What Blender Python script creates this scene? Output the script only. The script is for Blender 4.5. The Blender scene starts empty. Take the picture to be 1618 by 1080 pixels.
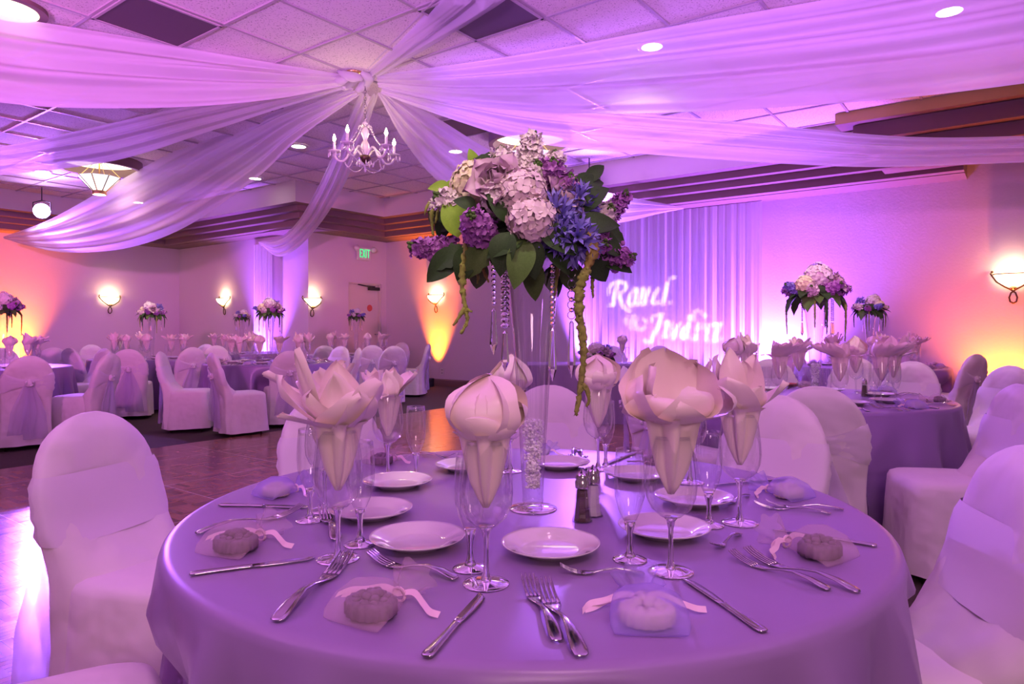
import bpy, bmesh, math, random
from math import sin, cos, pi, sqrt, atan2, radians, exp
from mathutils import Vector, Matrix, noise

# ------------------------------------------------------------------ frame
S = bpy.context.scene
COL = S.collection
F = 1077.0                      # focal length in pixels of the 1618 px frame
CAMZ, HOR = 1.060, 519.0        # lens height, horizon row
TZ = CAMZ - .40                 # table top height
ZO = CAMZ - 1.155

def at(px, py, Y):              # picture position at a real distance Y -> world point
    return Vector(((px - 809) / F * Y, Y, CAMZ + (HOR - py) / F * Y))

def on(px, py, z=TZ):           # picture position on a horizontal level z -> world point
    Y = F * (CAMZ - z) / (py - HOR)
    return Vector(((px - 809) / F * Y, Y, z))

def A(a, b, z=0.0):             # room axes (walls) -> world
    return Vector((a * .803 + b * .597, -a * .597 + b * .803, z))
ROOM = atan2(-.597, .803)       # rotation of the room axes

# ------------------------------------------------------------------ camera
cam_d = bpy.data.cameras.new('camera')
cam_d.sensor_width = 36.0
cam_d.lens = 36.0 * F / 1618.0
cam_d.shift_y = -(540 - HOR) / 1618.0
cam_d.clip_start = 0.05
cam = bpy.data.objects.new('camera', cam_d)
COL.objects.link(cam)
cam.location = (0, 0, CAMZ)
cam.rotation_euler = (pi / 2, 0, 0)
S.camera = cam

# ------------------------------------------------------------------ world, exposure
w = bpy.data.worlds.new('room_air')
S.world = w
w.use_nodes = True
w.node_tree.nodes['Background'].inputs[0].default_value = (1.0, .50, .80, 1)
w.node_tree.nodes['Background'].inputs[1].default_value = 0.20
S.view_settings.view_transform = 'Standard'
S.view_settings.look = 'None'
S.view_settings.exposure = 0.25
S.view_settings.gamma = 1.0
S.view_settings.use_curve_mapping = False
S.cycles.use_denoising = True
S.cycles.max_bounces = 7
S.cycles.diffuse_bounces = 3
S.cycles.glossy_bounces = 3
S.cycles.transmission_bounces = 6
S.cycles.transparent_max_bounces = 24
S.cycles.sample_clamp_indirect = 4.0
S.cycles.caustics_reflective = False
S.cycles.caustics_refractive = False

AMBER = (1.0, .19, .008)
VIOLET = (.36, .11, 1.0)
PINKV = (1.0, .22, .84)
WARM = (1.0, .72, .42)
E_PAR_L, E_PAR_R = 1500.0, 900.0     # the two violet par cans on the soffit
E_AMBER, E_PURPLE = 600.0, 1300.0    # uplights on the floor by the walls
E_SCONCE = 4.0
E_DOWN = 40.0
E_PIN = 40.0
E_LAMP = 14.0
E_GOBO = 17000.0

def lamp(kind, name, loc, energy, color, target=None, angle=60, blend=.6, radius=.05):
    d = bpy.data.lights.new(name, kind)
    d.energy = energy
    d.color = color
    if kind == 'SPOT':
        d.spot_size = radians(angle)
        d.spot_blend = blend
    d.shadow_soft_size = radius
    o = bpy.data.objects.new(name, d)
    COL.objects.link(o)
    o.location = loc
    if target is not None:
        o.rotation_euler = (Vector(target) - Vector(loc)).to_track_quat('-Z', 'Y').to_euler()
    return o

# ------------------------------------------------------------------ materials
def nt_mat(name):
    m = bpy.data.materials.new(name)
    m.use_nodes = True
    return m, m.node_tree, m.node_tree.nodes['Principled BSDF']

def N(t, kind, **kw):
    n = t.nodes.new(kind)
    for k, v in kw.items():
        setattr(n, k, v)
    return n

def pm(name, col, rough=.6, metal=0.0, spec=.5, noise_s=0, noise_amt=.0, bump=0.0, bump_s=200, bump_d=.01, sheen=0.0, coat=0.0, trans=0.0):
    m, t, b = nt_mat(name)
    b.inputs['Base Color'].default_value = (*col, 1)
    b.inputs['Roughness'].default_value = rough
    b.inputs['Metallic'].default_value = metal
    b.inputs['Specular IOR Level'].default_value = spec
    b.inputs['Sheen Weight'].default_value = sheen
    b.inputs['Coat Weight'].default_value = coat
    b.inputs['Transmission Weight'].default_value = trans
    if noise_s:
        tc = N(t, 'ShaderNodeTexCoord')
        nz = N(t, 'ShaderNodeTexNoise')
        nz.inputs['Scale'].default_value = noise_s
        nz.inputs['Detail'].default_value = 4
        mx = N(t, 'ShaderNodeMix', data_type='RGBA')
        mx.inputs['A'].default_value = (*[c * (1 - noise_amt) for c in col], 1)
        mx.inputs['B'].default_value = (*[min(1, c * (1 + noise_amt)) for c in col], 1)
        t.links.new(tc.outputs['Object'], nz.inputs['Vector'])
        t.links.new(nz.outputs['Fac'], mx.inputs['Factor'])
        t.links.new(mx.outputs['Result'], b.inputs['Base Color'])
    if bump:
        tc = N(t, 'ShaderNodeTexCoord')
        nz = N(t, 'ShaderNodeTexNoise')
        nz.inputs['Scale'].default_value = bump_s
        bp = N(t, 'ShaderNodeBump')
        bp.inputs['Strength'].default_value = bump
        bp.inputs['Distance'].default_value = bump_d
        t.links.new(tc.outputs['Object'], nz.inputs['Vector'])
        t.links.new(nz.outputs['Fac'], bp.inputs['Height'])
        t.links.new(bp.outputs['Normal'], b.inputs['Normal'])
    return m

def emit(name, col, s):
    m, t, b = nt_mat(name)
    b.inputs['Base Color'].default_value = (*col, 1)
    b.inputs['Emission Color'].default_value = (*col, 1)
    b.inputs['Emission Strength'].default_value = s
    return m

def thin_glass(name, tint=(1, 1, 1), blend=.18, rough=.02):
    m = bpy.data.materials.new(name)
    m.use_nodes = True
    t = m.node_tree
    t.nodes.clear()
    out = N(t, 'ShaderNodeOutputMaterial')
    mix = N(t, 'ShaderNodeMixShader')
    tr = N(t, 'ShaderNodeBsdfTransparent')
    tr.inputs[0].default_value = (*tint, 1)
    gl = N(t, 'ShaderNodeBsdfGlossy')
    gl.inputs['Roughness'].default_value = rough
    lw = N(t, 'ShaderNodeLayerWeight')
    lw.inputs['Blend'].default_value = blend
    mul = N(t, 'ShaderNodeMath', operation='MULTIPLY_ADD')
    mul.inputs[1].default_value = .85
    mul.inputs[2].default_value = .085
    t.links.new(lw.outputs['Facing'], mul.inputs[0])
    t.links.new(mul.outputs[0], mix.inputs[0])
    t.links.new(tr.outputs[0], mix.inputs[1])
    t.links.new(gl.outputs[0], mix.inputs[2])
    t.links.new(mix.outputs[0], out.inputs[0])
    return m

def sheer(name, col, see=.3, transl=.45, gloss=0.0):
    m = bpy.data.materials.new(name)
    m.use_nodes = True
    t = m.node_tree
    t.nodes.clear()
    out = N(t, 'ShaderNodeOutputMaterial')
    tr = N(t, 'ShaderNodeBsdfTransparent')
    df = N(t, 'ShaderNodeBsdfDiffuse')
    tl = N(t, 'ShaderNodeBsdfTranslucent')
    df.inputs[0].default_value = tl.inputs[0].default_value = (*col, 1)
    m1 = N(t, 'ShaderNodeMixShader')
    m1.inputs[0].default_value = transl
    m2 = N(t, 'ShaderNodeMixShader')
    m2.inputs[0].default_value = see
    t.links.new(df.outputs[0], m1.inputs[1])
    t.links.new(tl.outputs[0], m1.inputs[2])
    src = m1
    if gloss:
        g = N(t, 'ShaderNodeBsdfGlossy')
        g.inputs['Roughness'].default_value = .35
        g.inputs[0].default_value = (*col, 1)
        m3 = N(t, 'ShaderNodeMixShader')
        m3.inputs[0].default_value = gloss
        t.links.new(m1.outputs[0], m3.inputs[1])
        t.links.new(g.outputs[0], m3.inputs[2])
        src = m3
    t.links.new(src.outputs[0], m2.inputs[1])
    t.links.new(tr.outputs[0], m2.inputs[2])
    t.links.new(m2.outputs[0], out.inputs[0])
    return m

def glass(name, col=(1, 1, 1), ior=1.45, rough=0.0):
    m, t, b = nt_mat(name)
    b.inputs['Base Color'].default_value = (*col, 1)
    b.inputs['Roughness'].default_value = rough
    b.inputs['IOR'].default_value = ior
    b.inputs['Transmission Weight'].default_value = 1.0
    return m

def parquet(name):
    m, t, b = nt_mat(name)
    tc = N(t, 'ShaderNodeTexCoord')
    sep = N(t, 'ShaderNodeSeparateXYZ')
    t.links.new(tc.outputs['Object'], sep.inputs[0])
    def mth(op, x, y=None):
        n = N(t, 'ShaderNodeMath', operation=op)
        for i, q in enumerate((x, y)):
            if q is None:
                continue
            if isinstance(q, (int, float)):
                n.inputs[i].default_value = q
            else:
                t.links.new(q, n.inputs[i])
        return n.outputs[0]
    X, Y = sep.outputs[0], sep.outputs[1]
    cell, n = .152, 5
    ix, iy = mth('FLOOR', mth('DIVIDE', X, cell)), mth('FLOOR', mth('DIVIDE', Y, cell))
    par = mth('MODULO', mth('ABSOLUTE', mth('ADD', ix, iy)), 2)
    u = mth('ADD', mth('MULTIPLY', X, par), mth('MULTIPLY', Y, mth('SUBTRACT', 1, par)))
    fs = mth('DIVIDE', u, cell / n)
    strip = mth('FLOOR', fs)
    comb = N(t, 'ShaderNodeCombineXYZ')
    t.links.new(mth('ADD', strip, mth('MULTIPLY', ix, 7.3)), comb.inputs[0])
    t.links.new(mth('MULTIPLY', iy, 3.7), comb.inputs[1])
    wn = N(t, 'ShaderNodeTexWhiteNoise', noise_dimensions='2D')
    t.links.new(comb.outputs[0], wn.inputs['Vector'])
    nz = N(t, 'ShaderNodeTexNoise')
    nz.inputs['Scale'].default_value = 3.0
    t.links.new(tc.outputs['Object'], nz.inputs['Vector'])
    val = mth('ADD', mth('MULTIPLY', wn.outputs['Value'], .8), mth('MULTIPLY', nz.outputs['Fac'], .3))
    ramp = N(t, 'ShaderNodeValToRGB')
    ramp.color_ramp.elements[0].color = (.13, .055, .030, 1)
    ramp.color_ramp.elements[1].color = (.34, .17, .095, 1)
    t.links.new(val, ramp.inputs[0])
    gap = mth('LESS_THAN', mth('FRACT', fs), .05)
    # metal edge of each 0.91 m panel
    seam = mth('MAXIMUM', mth('LESS_THAN', mth('FRACT', mth('DIVIDE', X, .912)), .006), mth('LESS_THAN', mth('FRACT', mth('DIVIDE', Y, .912)), .006))
    mx = N(t, 'ShaderNodeMix', data_type='RGBA')
    mx.inputs['B'].default_value = (.05, .022, .015, 1)
    t.links.new(gap, mx.inputs['Factor'])
    t.links.new(ramp.outputs[0], mx.inputs['A'])
    mx2 = N(t, 'ShaderNodeMix', data_type='RGBA')
    mx2.inputs['B'].default_value = (.6, .5, .45, 1)
    t.links.new(seam, mx2.inputs['Factor'])
    t.links.new(mx.outputs['Result'], mx2.inputs['A'])
    t.links.new(mx2.outputs['Result'], b.inputs['Base Color'])
    nr = N(t, 'ShaderNodeTexNoise')
    nr.inputs['Scale'].default_value = 12
    t.links.new(tc.outputs['Object'], nr.inputs['Vector'])
    t.links.new(mth('ADD', .12, mth('MULTIPLY', nr.outputs['Fac'], .16)), b.inputs['Roughness'])
    bp = N(t, 'ShaderNodeBump')
    bp.inputs['Strength'].default_value = .10
    bp.inputs['Distance'].default_value = .003
    t.links.new(mth('ADD', wn.outputs['Value'], nr.outputs['Fac']), bp.inputs['Height'])
    t.links.new(bp.outputs['Normal'], b.inputs['Normal'])
    return m

def ceiling_tiles(name):
    m, t, b = nt_mat(name)
    tc = N(t, 'ShaderNodeTexCoord')
    nz = N(t, 'ShaderNodeTexNoise')
    nz.inputs['Scale'].default_value = 75
    nz.inputs['Detail'].default_value = 3
    rp = N(t, 'ShaderNodeValToRGB')
    rp.color_ramp.elements[0].position = .33
    rp.color_ramp.elements[0].color = (.40, .34, .32, 1)
    rp.color_ramp.elements[1].position = .42
    rp.color_ramp.elements[1].color = (.80, .72, .70, 1)
    t.links.new(tc.outputs['Object'], nz.inputs['Vector'])
    t.links.new(nz.outputs['Fac'], rp.inputs[0])
    t.links.new(rp.outputs[0], b.inputs['Base Color'])
    b.inputs['Roughness'].default_value = .9
    return m

M = {}
M['wall'] = pm('cream_wall_paint', (.70, .59, .66), .85, noise_s=2.0, noise_amt=.03, bump=.12, bump_s=40)
M['soffit'] = pm('mauve_brown_paint', (.20, .125, .115), .7)
M['fascia'] = pm('pale_fascia_paint', (.70, .64, .56), .8)
M['fascia_amber'] = pm('amber_lit_fascia', (.46, .38, .12), .8)  # yellow of the amber light put into the fascia colour
M['tile'] = ceiling_tiles('acoustic_tile')
M['grid'] = pm('ceiling_grid_metal', (.46, .40, .41), .5)
M['carpet'] = pm('brown_carpet', (.075, .055, .040), .95, noise_s=60, noise_amt=.5, bump=.5, bump_s=300)
M['parquet'] = parquet('dance_parquet')
M['base'] = pm('brown_baseboard', (.20, .12, .09), .5)
M['cover'] = pm('white_chair_cover', (.80, .72, .70), .75, sheen=.1, bump=.6, bump_s=6, bump_d=.05)
M['sash'] = pm('lilac_sash', (.76, .66, .72), .6, sheen=.3, bump=.1, bump_s=9)
M['organza'] = sheer('sheer_sash_organza', (.76, .66, .88), .40, .4)
M['leg'] = pm('bronze_chair_leg', (.10, .06, .04), .35, metal=.7)
M['cloth'] = pm('lavender_satin_cloth', (.30, .19, .385), .34, spec=.5, sheen=.05, bump=.05, bump_s=5)
M['clothbg'] = M['cloth']
M['napkin'] = pm('ivory_satin_napkin', (.93, .75, .69), .34, spec=.5, sheen=.3, bump=.05, bump_s=25)
M['plate'] = pm('white_china', (.80, .74, .72), .06, coat=.6)
M['steel'] = pm('polished_steel', (.52, .49, .50), .13, metal=1.0)
M['thin'] = thin_glass('clear_glass_bowl')
M['vase'] = thin_glass('clear_vase_glass', (.985, .98, 1), .26)
M['solid'] = glass('solid_glass')
M['crystal'] = glass('cut_crystal', (1, .98, 1), 1.55)
M['cut'] = pm('bright_cut_crystal', (.95, .90, .88), .06, spec=.9, coat=1.0, trans=.35)
M['ice'] = pm('acrylic_ice', (.97, .90, .94), .22, coat=.4)
M['salt'] = pm('salt', (.85, .78, .80), .8)
M['pepper'] = pm('pepper', (.10, .055, .05), .8, noise_s=900, noise_amt=.8)
M['pouch_ivory'] = sheer('ivory_organza', (.88, .68, .68), .73, .4)
M['pouch_violet'] = sheer('violet_organza', (.56, .44, .90), .62, .4)
M['ribbon'] = pm('pink_satin_ribbon', (.85, .62, .68), .4)
M['soap_dark'] = pm('lavender_soap', (.17, .11, .17), .7, noise_s=150, noise_amt=.3)
M['soap_cream'] = pm('cream_soap', (.80, .66, .60), .7, noise_s=150, noise_amt=.12)
M['drape'] = sheer('sheer_ceiling_voile', (.88, .82, .88), .20, .48)
M['curtain'] = sheer('sheer_backdrop_voile', (.86, .82, .90), .10, .35)
M['iron'] = pm('bronze_iron', (.11, .065, .04), .4, metal=.8)
M['brass'] = pm('brass', (.75, .50, .18), .25, metal=1.0)
M['black'] = pm('black_metal', (.02, .02, .022), .5)
M['vent'] = pm('dark_vent_mesh', (.10, .07, .09), .6)
M['bowl'] = emit('alabaster_glow', (1.0, .78, .46), 3.6)
M['bulb'] = emit('candle_bulb_glow', (1.0, .72, .40), 60.0)
M['disc'] = emit('downlight_glow', (1.0, .86, .70), 14.0)
M['lamp_white'] = emit('lamp_recess_glow', (1.0, .88, .62), 1.6)
M['lamp_bowl'] = emit('lamp_bowl_glow', (.80, .92, .86), .75)
M['par_glow'] = emit('par_lens_glow', (.62, .35, 1.0), 120.0)
M['exit_green'] = emit('exit_green_glow', (.03, .75, .22), 1.1)
M['white_plastic'] = pm('white_plastic', (.75, .72, .70), .4)
M['door'] = pm('painted_door', (.70, .62, .57), .6)
M['red'] = pm('red_sticker', (.60, .10, .08), .5)
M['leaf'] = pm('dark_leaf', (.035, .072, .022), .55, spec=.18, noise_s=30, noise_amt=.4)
M['leaf_lit'] = pm('lit_leaf', (.24, .44, .04), .55, spec=.18, noise_s=30, noise_amt=.2)  # leaves in the light: their brightness is put into the green
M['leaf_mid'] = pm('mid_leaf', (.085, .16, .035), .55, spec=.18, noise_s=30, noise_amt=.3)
M['amaranth'] = pm('green_amaranth', (.26, .29, .05), .85, noise_s=120, noise_amt=.4)
M['amaranth_gold'] = pm('ochre_amaranth', (.34, .28, .06), .85, noise_s=120, noise_amt=.35)
M['f_white'] = pm('white_petals', (.82, .74, .70), .6, noise_s=40, noise_amt=.12)
M['f_cream'] = pm('cream_petals', (.88, .84, .50), .6, noise_s=40, noise_amt=.15)
M['f_blush'] = pm('blush_petals', (.78, .62, .64), .6, noise_s=40, noise_amt=.12)
M['f_purple'] = pm('purple_petals', (.40, .14, .44), .55, noise_s=60, noise_amt=.35)
M['f_blue'] = pm('blue_petals', (.22, .19, .56), .5, noise_s=60, noise_amt=.35)
M['f_rose'] = pm('dusty_rose_petals', (.58, .40, .48), .5, noise_s=20, noise_amt=.1)
M['stem'] = pm('green_stem', (.10, .15, .05), .6)

# ------------------------------------------------------------------ mesh builder
KIDS = {}                       # object name -> its child objects

class MB:
    def __init__(s):
        s.v, s.f, s.m = [], [], []

    def add(s, vs, fs, mi=0):
        o = len(s.v)
        s.v += [tuple(p) for p in vs]
        for f in fs:
            s.f.append([i + o for i in f])
            s.m.append(mi)
        return s

    def grid(s, rows, cu=False, cv=False, mi=0):
        nu, nv = len(rows), len(rows[0])
        fs = []
        for i in range(nu if cu else nu - 1):
            for j in range(nv if cv else nv - 1):
                fs.append([i * nv + j, i * nv + (j + 1) % nv, ((i + 1) % nu) * nv + (j + 1) % nv, ((i + 1) % nu) * nv + j])
        return s.add([p for r in rows for p in r], fs, mi)

    def rings(s, rows, cap0=True, cap1=True, mi=0):
        o = len(s.v)
        s.grid(rows, cv=True, mi=mi)
        n = len(rows[0])
        if cap0:
            s.f.append([o + i for i in range(n)][::-1]); s.m.append(mi)
        if cap1:
            b = o + (len(rows) - 1) * n
            s.f.append([b + i for i in range(n)]); s.m.append(mi)
        return s

    def lathe(s, prof, n=24, mi=0, c=(0, 0, 0), cap0=False, cap1=False):
        rows = [[(c[0] + r * cos(2 * pi * k / n), c[1] + r * sin(2 * pi * k / n), c[2] + z) for k in range(n)] for r, z in prof]
        return s.rings(rows, cap0, cap1, mi)

    def tube(s, pts, r, n=8, mi=0, caps=True):
        pts = [Vector(p) for p in pts]
        rows = []
        ref = Vector((0, 0, 1))
        for i, p in enumerate(pts):
            d = (pts[min(i + 1, len(pts) - 1)] - pts[max(i - 1, 0)])
            d = d.normalized() if d.length > 1e-9 else Vector((0, 0, 1))
            u = d.cross(ref)
            if u.length < 1e-3:
                u = d.cross(Vector((1, 0, 0)))
            u.normalize()
            if rows:
                u2 = pu - d * pu.dot(d)
                if u2.length > 1e-4:
                    u = u2.normalized()
            pu = u
            q = d.cross(u)
            rr = r[i] if isinstance(r, (list, tuple)) else r
            rows.append([p + u * (rr * cos(2 * pi * k / n)) + q * (rr * sin(2 * pi * k / n)) for k in range(n)])
        return s.rings(rows, caps, caps, mi)

    def box(s, c, d, mi=0, rot=0.0):
        x, y, z = [q / 2 for q in d]
        vs = []
        for sx, sy, sz in ((-1, -1, -1), (1, -1, -1), (1, 1, -1), (-1, 1, -1), (-1, -1, 1), (1, -1, 1), (1, 1, 1), (-1, 1, 1)):
            px, py = sx * x, sy * y
            vs.append((c[0] + px * cos(rot) - py * sin(rot), c[1] + px * sin(rot) + py * cos(rot), c[2] + sz * z))
        return s.add(vs, [[0, 3, 2, 1], [4, 5, 6, 7], [0, 1, 5, 4], [1, 2, 6, 5], [2, 3, 7, 6], [3, 0, 4, 7]], mi)

    def ball(s, c, r, n=8, mi=0, sq=(1, 1, 1)):
        h = max(3, n // 2)
        rows = [[(c[0] + sq[0] * r * sin(pi * i / h) * cos(2 * pi * k / n), c[1] + sq[1] * r * sin(pi * i / h) * sin(2 * pi * k / n), c[2] - sq[2] * r * cos(pi * i / h)) for k in range(n)] for i in range(1, h)]
        o = len(s.v)
        s.rings(rows, False, False, mi)
        s.v += [(c[0], c[1], c[2] - sq[2] * r), (c[0], c[1], c[2] + sq[2] * r)]
        e, b = len(s.v), o + (len(rows) - 1) * n
        for k in range(n):
            s.f.append([o + (k + 1) % n, o + k, e - 2]); s.m.append(mi)
            s.f.append([b + k, b + (k + 1) % n, e - 1]); s.m.append(mi)
        return s

    def xf(s, mat, start=0):
        s.v[start:] = [tuple(mat @ Vector(p)) for p in s.v[start:]]
        return s

    def mesh(s, name, mats, smooth=True, sharp=None):
        me = bpy.data.meshes.new(name)
        me.from_pydata(s.v, [], s.f)
        for m in (mats if isinstance(mats, (list, tuple)) else [mats]):
            me.materials.append(m)
        if any(s.m):
            me.polygons.foreach_set('material_index', s.m)
        me.polygons.foreach_set('use_smooth', [smooth] * len(s.f))
        if sharp:
            me.set_sharp_from_angle(angle=radians(sharp))
        me.update()
        return me

    def build(s, name, mats, parent=None, smooth=True, sharp=None, loc=(0, 0, 0), rz=0.0):
        o = bpy.data.objects.new(name, s.mesh(name, mats, smooth, sharp))
        COL.objects.link(o)
        o.location = loc
        o.rotation_euler = (0, 0, rz)
        if parent:
            o.parent = parent
            KIDS.setdefault(parent.name, []).append(o)
        return o

def link(name, me, parent=None, loc=(0, 0, 0), rz=0.0):
    o = bpy.data.objects.new(name, me)
    COL.objects.link(o)
    o.location = loc
    o.rotation_euler = (0, 0, rz)
    if parent:
        o.parent = parent
        KIDS.setdefault(parent.name, []).append(o)
    return o

def tag(o, label, cat, group=None):
    o['label'] = label
    o['category'] = cat
    if group:
        o['group'] = group
    return o

def thing(name, label, cat, loc=(0, 0, 0), rz=0.0, group=None):
    o = bpy.data.objects.new(name, None)
    o.empty_display_size = .05
    COL.objects.link(o)
    o.location = loc
    o.rotation_euler = (0, 0, rz)
    return tag(o, label, cat, group)

def struct(o):
    o['kind'] = 'structure'
    return o

def dup(root, loc, rz=0.0, label=None, group=None, scale=None):
    def cp(o, par):
        c = o.copy()
        COL.objects.link(c)
        c.parent = par
        for ch in kids.get(o.name, ()):
            cp(ch, c)
        return c
    kids = {}
    stack = [root]
    while stack:
        o = stack.pop()
        kids[o.name] = KIDS.get(o.name, [])
        stack += kids[o.name]
    r = cp(root, None)
    r.location = loc
    r.rotation_euler = (0, 0, rz)
    if scale:
        r.scale = (scale, scale, scale)
    if label:
        r['label'] = label
    if group:
        r['group'] = group
    return r

ORD = 'first second third fourth fifth sixth seventh eighth ninth tenth eleventh twelfth thirteenth fourteenth fifteenth sixteenth'.split()

# ================================================================== THE ROOM
ZLOW, ZIN = 2.86 + ZO, 3.485 + ZO         # perimeter ceiling, raised ceiling
A0, AD, AE = -14.5, -10.05, 4.0
B0, BR, BB = -5.5, 7.5, 9.353

def wall_box(name, p, q, z0, z1, off, m='wall', hole=None):
    """a wall of real thickness between two plan points; off = outward direction in room axes; hole = (t0, t1, z) doorway"""
    mb = MB()
    th = .14
    def seg(t0, t1, za, zb):
        def c(t, k, z):
            a = p[0] + (q[0] - p[0]) * t + off[0] * th * k
            b = p[1] + (q[1] - p[1]) * t + off[1] * th * k
            return A(a, b, z)
        vs = [c(t0, 0, za), c(t1, 0, za), c(t1, 1, za), c(t0, 1, za), c(t0, 0, zb), c(t1, 0, zb), c(t1, 1, zb), c(t0, 1, zb)]
        mb.add(vs, [[0, 3, 2, 1], [4, 5, 6, 7], [0, 1, 5, 4], [1, 2, 6, 5], [2, 3, 7, 6], [3, 0, 4, 7]])
    if hole:
        seg(0, hole[0], z0, z1)
        seg(hole[1], 1, z0, z1)
        seg(hole[0], hole[1], hole[2], z1)
    else:
        seg(0, 1, z0, z1)
    return struct(mb.build(name, M[m], smooth=False))

fl = MB()
fl.add([A(A0 - .2, B0), A(AE, B0), A(AE, BB + .2), A(A0 - .2, BB + .2)], [[0, 1, 2, 3]])
struct(fl.build('floor', M['carpet'], smooth=False))
df = MB()
df.box((0, 0, .006), (4.88, 9.76, .012))
d_ = df.build('floor_dance', M['parquet'], smooth=False)
struct(d_)
d_.location = A(-6.1 + 2.44, 7.15 - 4.88, 0)
d_.rotation_euler = (0, 0, ROOM)

wall_box('wall_left', (A0, B0), (A0, BR), 0, ZLOW + .1, (-1, 0))
wall_box('wall_back_left', (A0 - .14, BR), (AD - .14, BR), 0, ZLOW + .1, (0, 1))
DB0, DB1, DZ = 8.40, 9.22, 2.03 + ZO      # doorway in the short wall
wall_box('wall_door', (AD, BR), (AD, BB), 0, ZLOW + .1, (-1, 0), hole=((DB0 - BR) / (BB - BR), (DB1 - BR) / (BB - BR), DZ))
wall_box('wall_back', (AD - .14, BB), (AE, BB), 0, ZIN + .05, (0, 1))

# raised ceiling: tiles with their metal grid
TS, GA, GB = .68, -4.87, 2.87
cm = MB()
cm.add([A(A0, B0, ZIN), A(AE, B0, ZIN), A(AE, BB + .1, ZIN), A(A0, BB + .1, ZIN)], [[3, 2, 1, 0]])
struct(cm.build('ceiling', M['tile'], smooth=False))
gm = MB()
k0 = math.ceil((A0 - GA) / TS)
while GA + k0 * TS < AE:
    a = GA + k0 * TS
    c = A(a, (B0 + BB) / 2, ZIN - .006)
    gm.box(c, (.024, BB - B0, .012), rot=ROOM)
    k0 += 1
k0 = math.ceil((B0 - GB) / TS)
while GB + k0 * TS < BB:
    c = A((A0 + AE) / 2, GB + k0 * TS, ZIN - .007)
    gm.box(c, (AE - A0, .024, .012), rot=ROOM)
    k0 += 1
struct(gm.build('ceiling_grid', M['grid'], smooth=False))

# stepped soffit running round the raised ceiling
PROF = [(0, 2.86), (.42, 2.86), (.42, 2.875), (.46, 2.875), (.46, 2.86), (.60, 2.86), (.60, 2.955), (.70, 2.962), (.70, 3.05), (.80, 3.057), (.80, 3.145), (.95, 3.152), (.95, 3.50)]
PROF = [(i, z + ZO) for i, z in PROF]
def plan(i):
    return [(A0 + i, B0), (A0 + i, BR - i), (AD + i, BR - i), (AD + i, BB - i), (-.474 - max(0, (.6 - i)) * .0, BB - i)]
sm, fm = MB(), MB()
for (i0, z0), (i1, z1) in zip(PROF[:-1], PROF[1:]):
    tgt = fm if i0 == i1 == .95 else sm
    P0, P1 = plan(i0), plan(i1)
    for k in range(4):
        tgt.add([A(*P0[k], z0), A(*P0[k + 1], z0), A(*P1[k + 1], z1), A(*P1[k], z1)], [[0, 1, 2, 3]])
o0 = [A(-.474, BB - i, z) for i, z in PROF] + [A(-.474, BB, 3.50 + ZO)]
sm.add(o0, [list(range(len(o0)))])
struct(sm.build('trim_1', M['soffit'], smooth=False))
struct(fm.build('trim_2', M['fascia'], smooth=False))
# nearer soffit block at the end of the back wall, stepping in the other way
nm, nf = MB(), MB()
PR2 = [(0, 3.49), (0, 3.365), (.15, 3.365), (.15, 3.20), (.27, 3.19), (.27, 3.05), (.38, 3.04), (.38, 2.91), (.75, 2.91)]
PR2 = [(i, z + ZO) for i, z in PR2]
for (i0, z0), (i1, z1) in zip(PR2[:-1], PR2[1:]):
    tgt = nf if i0 == i1 == 0 else nm
    b0, b1, a0, a1 = 8.03 + i0, 8.03 + i1, -1.60 + i0, -1.60 + i1
    tgt.add([A(a0, b0, z0), A(AE, b0, z0), A(AE, b1, z1), A(a1, b1, z1)], [[0, 1, 2, 3]])
    tgt.add([A(a0, b0, z0), A(a0, 8.80, z0), A(a1, 8.80, z1), A(a1, b1, z1)], [[3, 2, 1, 0]])
struct(nm.build('trim_3', M['soffit'], smooth=False))
struct(nf.build('trim_4', M['fascia_amber'], smooth=False))

# baseboards
def base(name, p, q, off):
    mb = MB()
    v = []
    for k, z in ((0, 0), (.018, 0), (.018, .11), (.008, .13), (0, .13)):
        v.append([A(p[0] + off[0] * k, p[1] + off[1] * k, z), A(q[0] + off[0] * k, q[1] + off[1] * k, z)])
    mb.grid(v)
    struct(mb.build(name, M['base'], smooth=False))
base('baseboard_left', (A0, B0), (A0, BR), (1, 0))
base('baseboard_back_left', (A0, BR), (AD, BR), (0, -1))
base('baseboard_door', (AD, BR), (AD, DB0 - .02), (1, 0))
base('baseboard_back', (AD, BB), (AE, BB), (0, -1))

# door set back in the short wall, with closer and round sticker
dm = MB()
dm.box((0, 0, DZ / 2), (DB1 - DB0 - .06, .045, DZ - .03))
door = struct(dm.build('door_1', M['door'], smooth=False))
door.location = A(AD - .09, (DB0 + DB1) / 2, 0)
door.rotation_euler = (0, 0, ROOM + pi / 2)
fr = MB()
for x in (-(DB1 - DB0) / 2 + .02, (DB1 - DB0) / 2 - .02):
    fr.box((x, -.0, DZ / 2), (.04, .13, DZ))
fr.box((0, 0, DZ - .012), (DB1 - DB0, .13, .024))
fr.build('door_frame', M['door'], door, smooth=False)
cl = MB()
cl.box((.24, -.06, DZ - .10), (.26, .06, .06))
cl.tube([(.24, -.09, DZ - .06), (-.02, -.11, DZ - .055), (-.15, -.05, DZ - .03)], .012, 6)
cl.build('door_closer', M['black'], door, smooth=False)
stk = MB()
stk.lathe([(.0, 0), (.065, 0), (.065, .004), (0, .004)], 20)
stk.xf(Matrix.Translation((.16, -.027, 1.46)) @ Matrix.Rotation(pi / 2, 4, 'X'))
stk.build('door_sticker', M['red'], door, smooth=False)
hd = MB()
hd.tube([(.32, -.03, .95), (.32, -.08, .95), (.24, -.085, .95)], .012, 6)
hd.build('door_handle', M['steel'], door)

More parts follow.
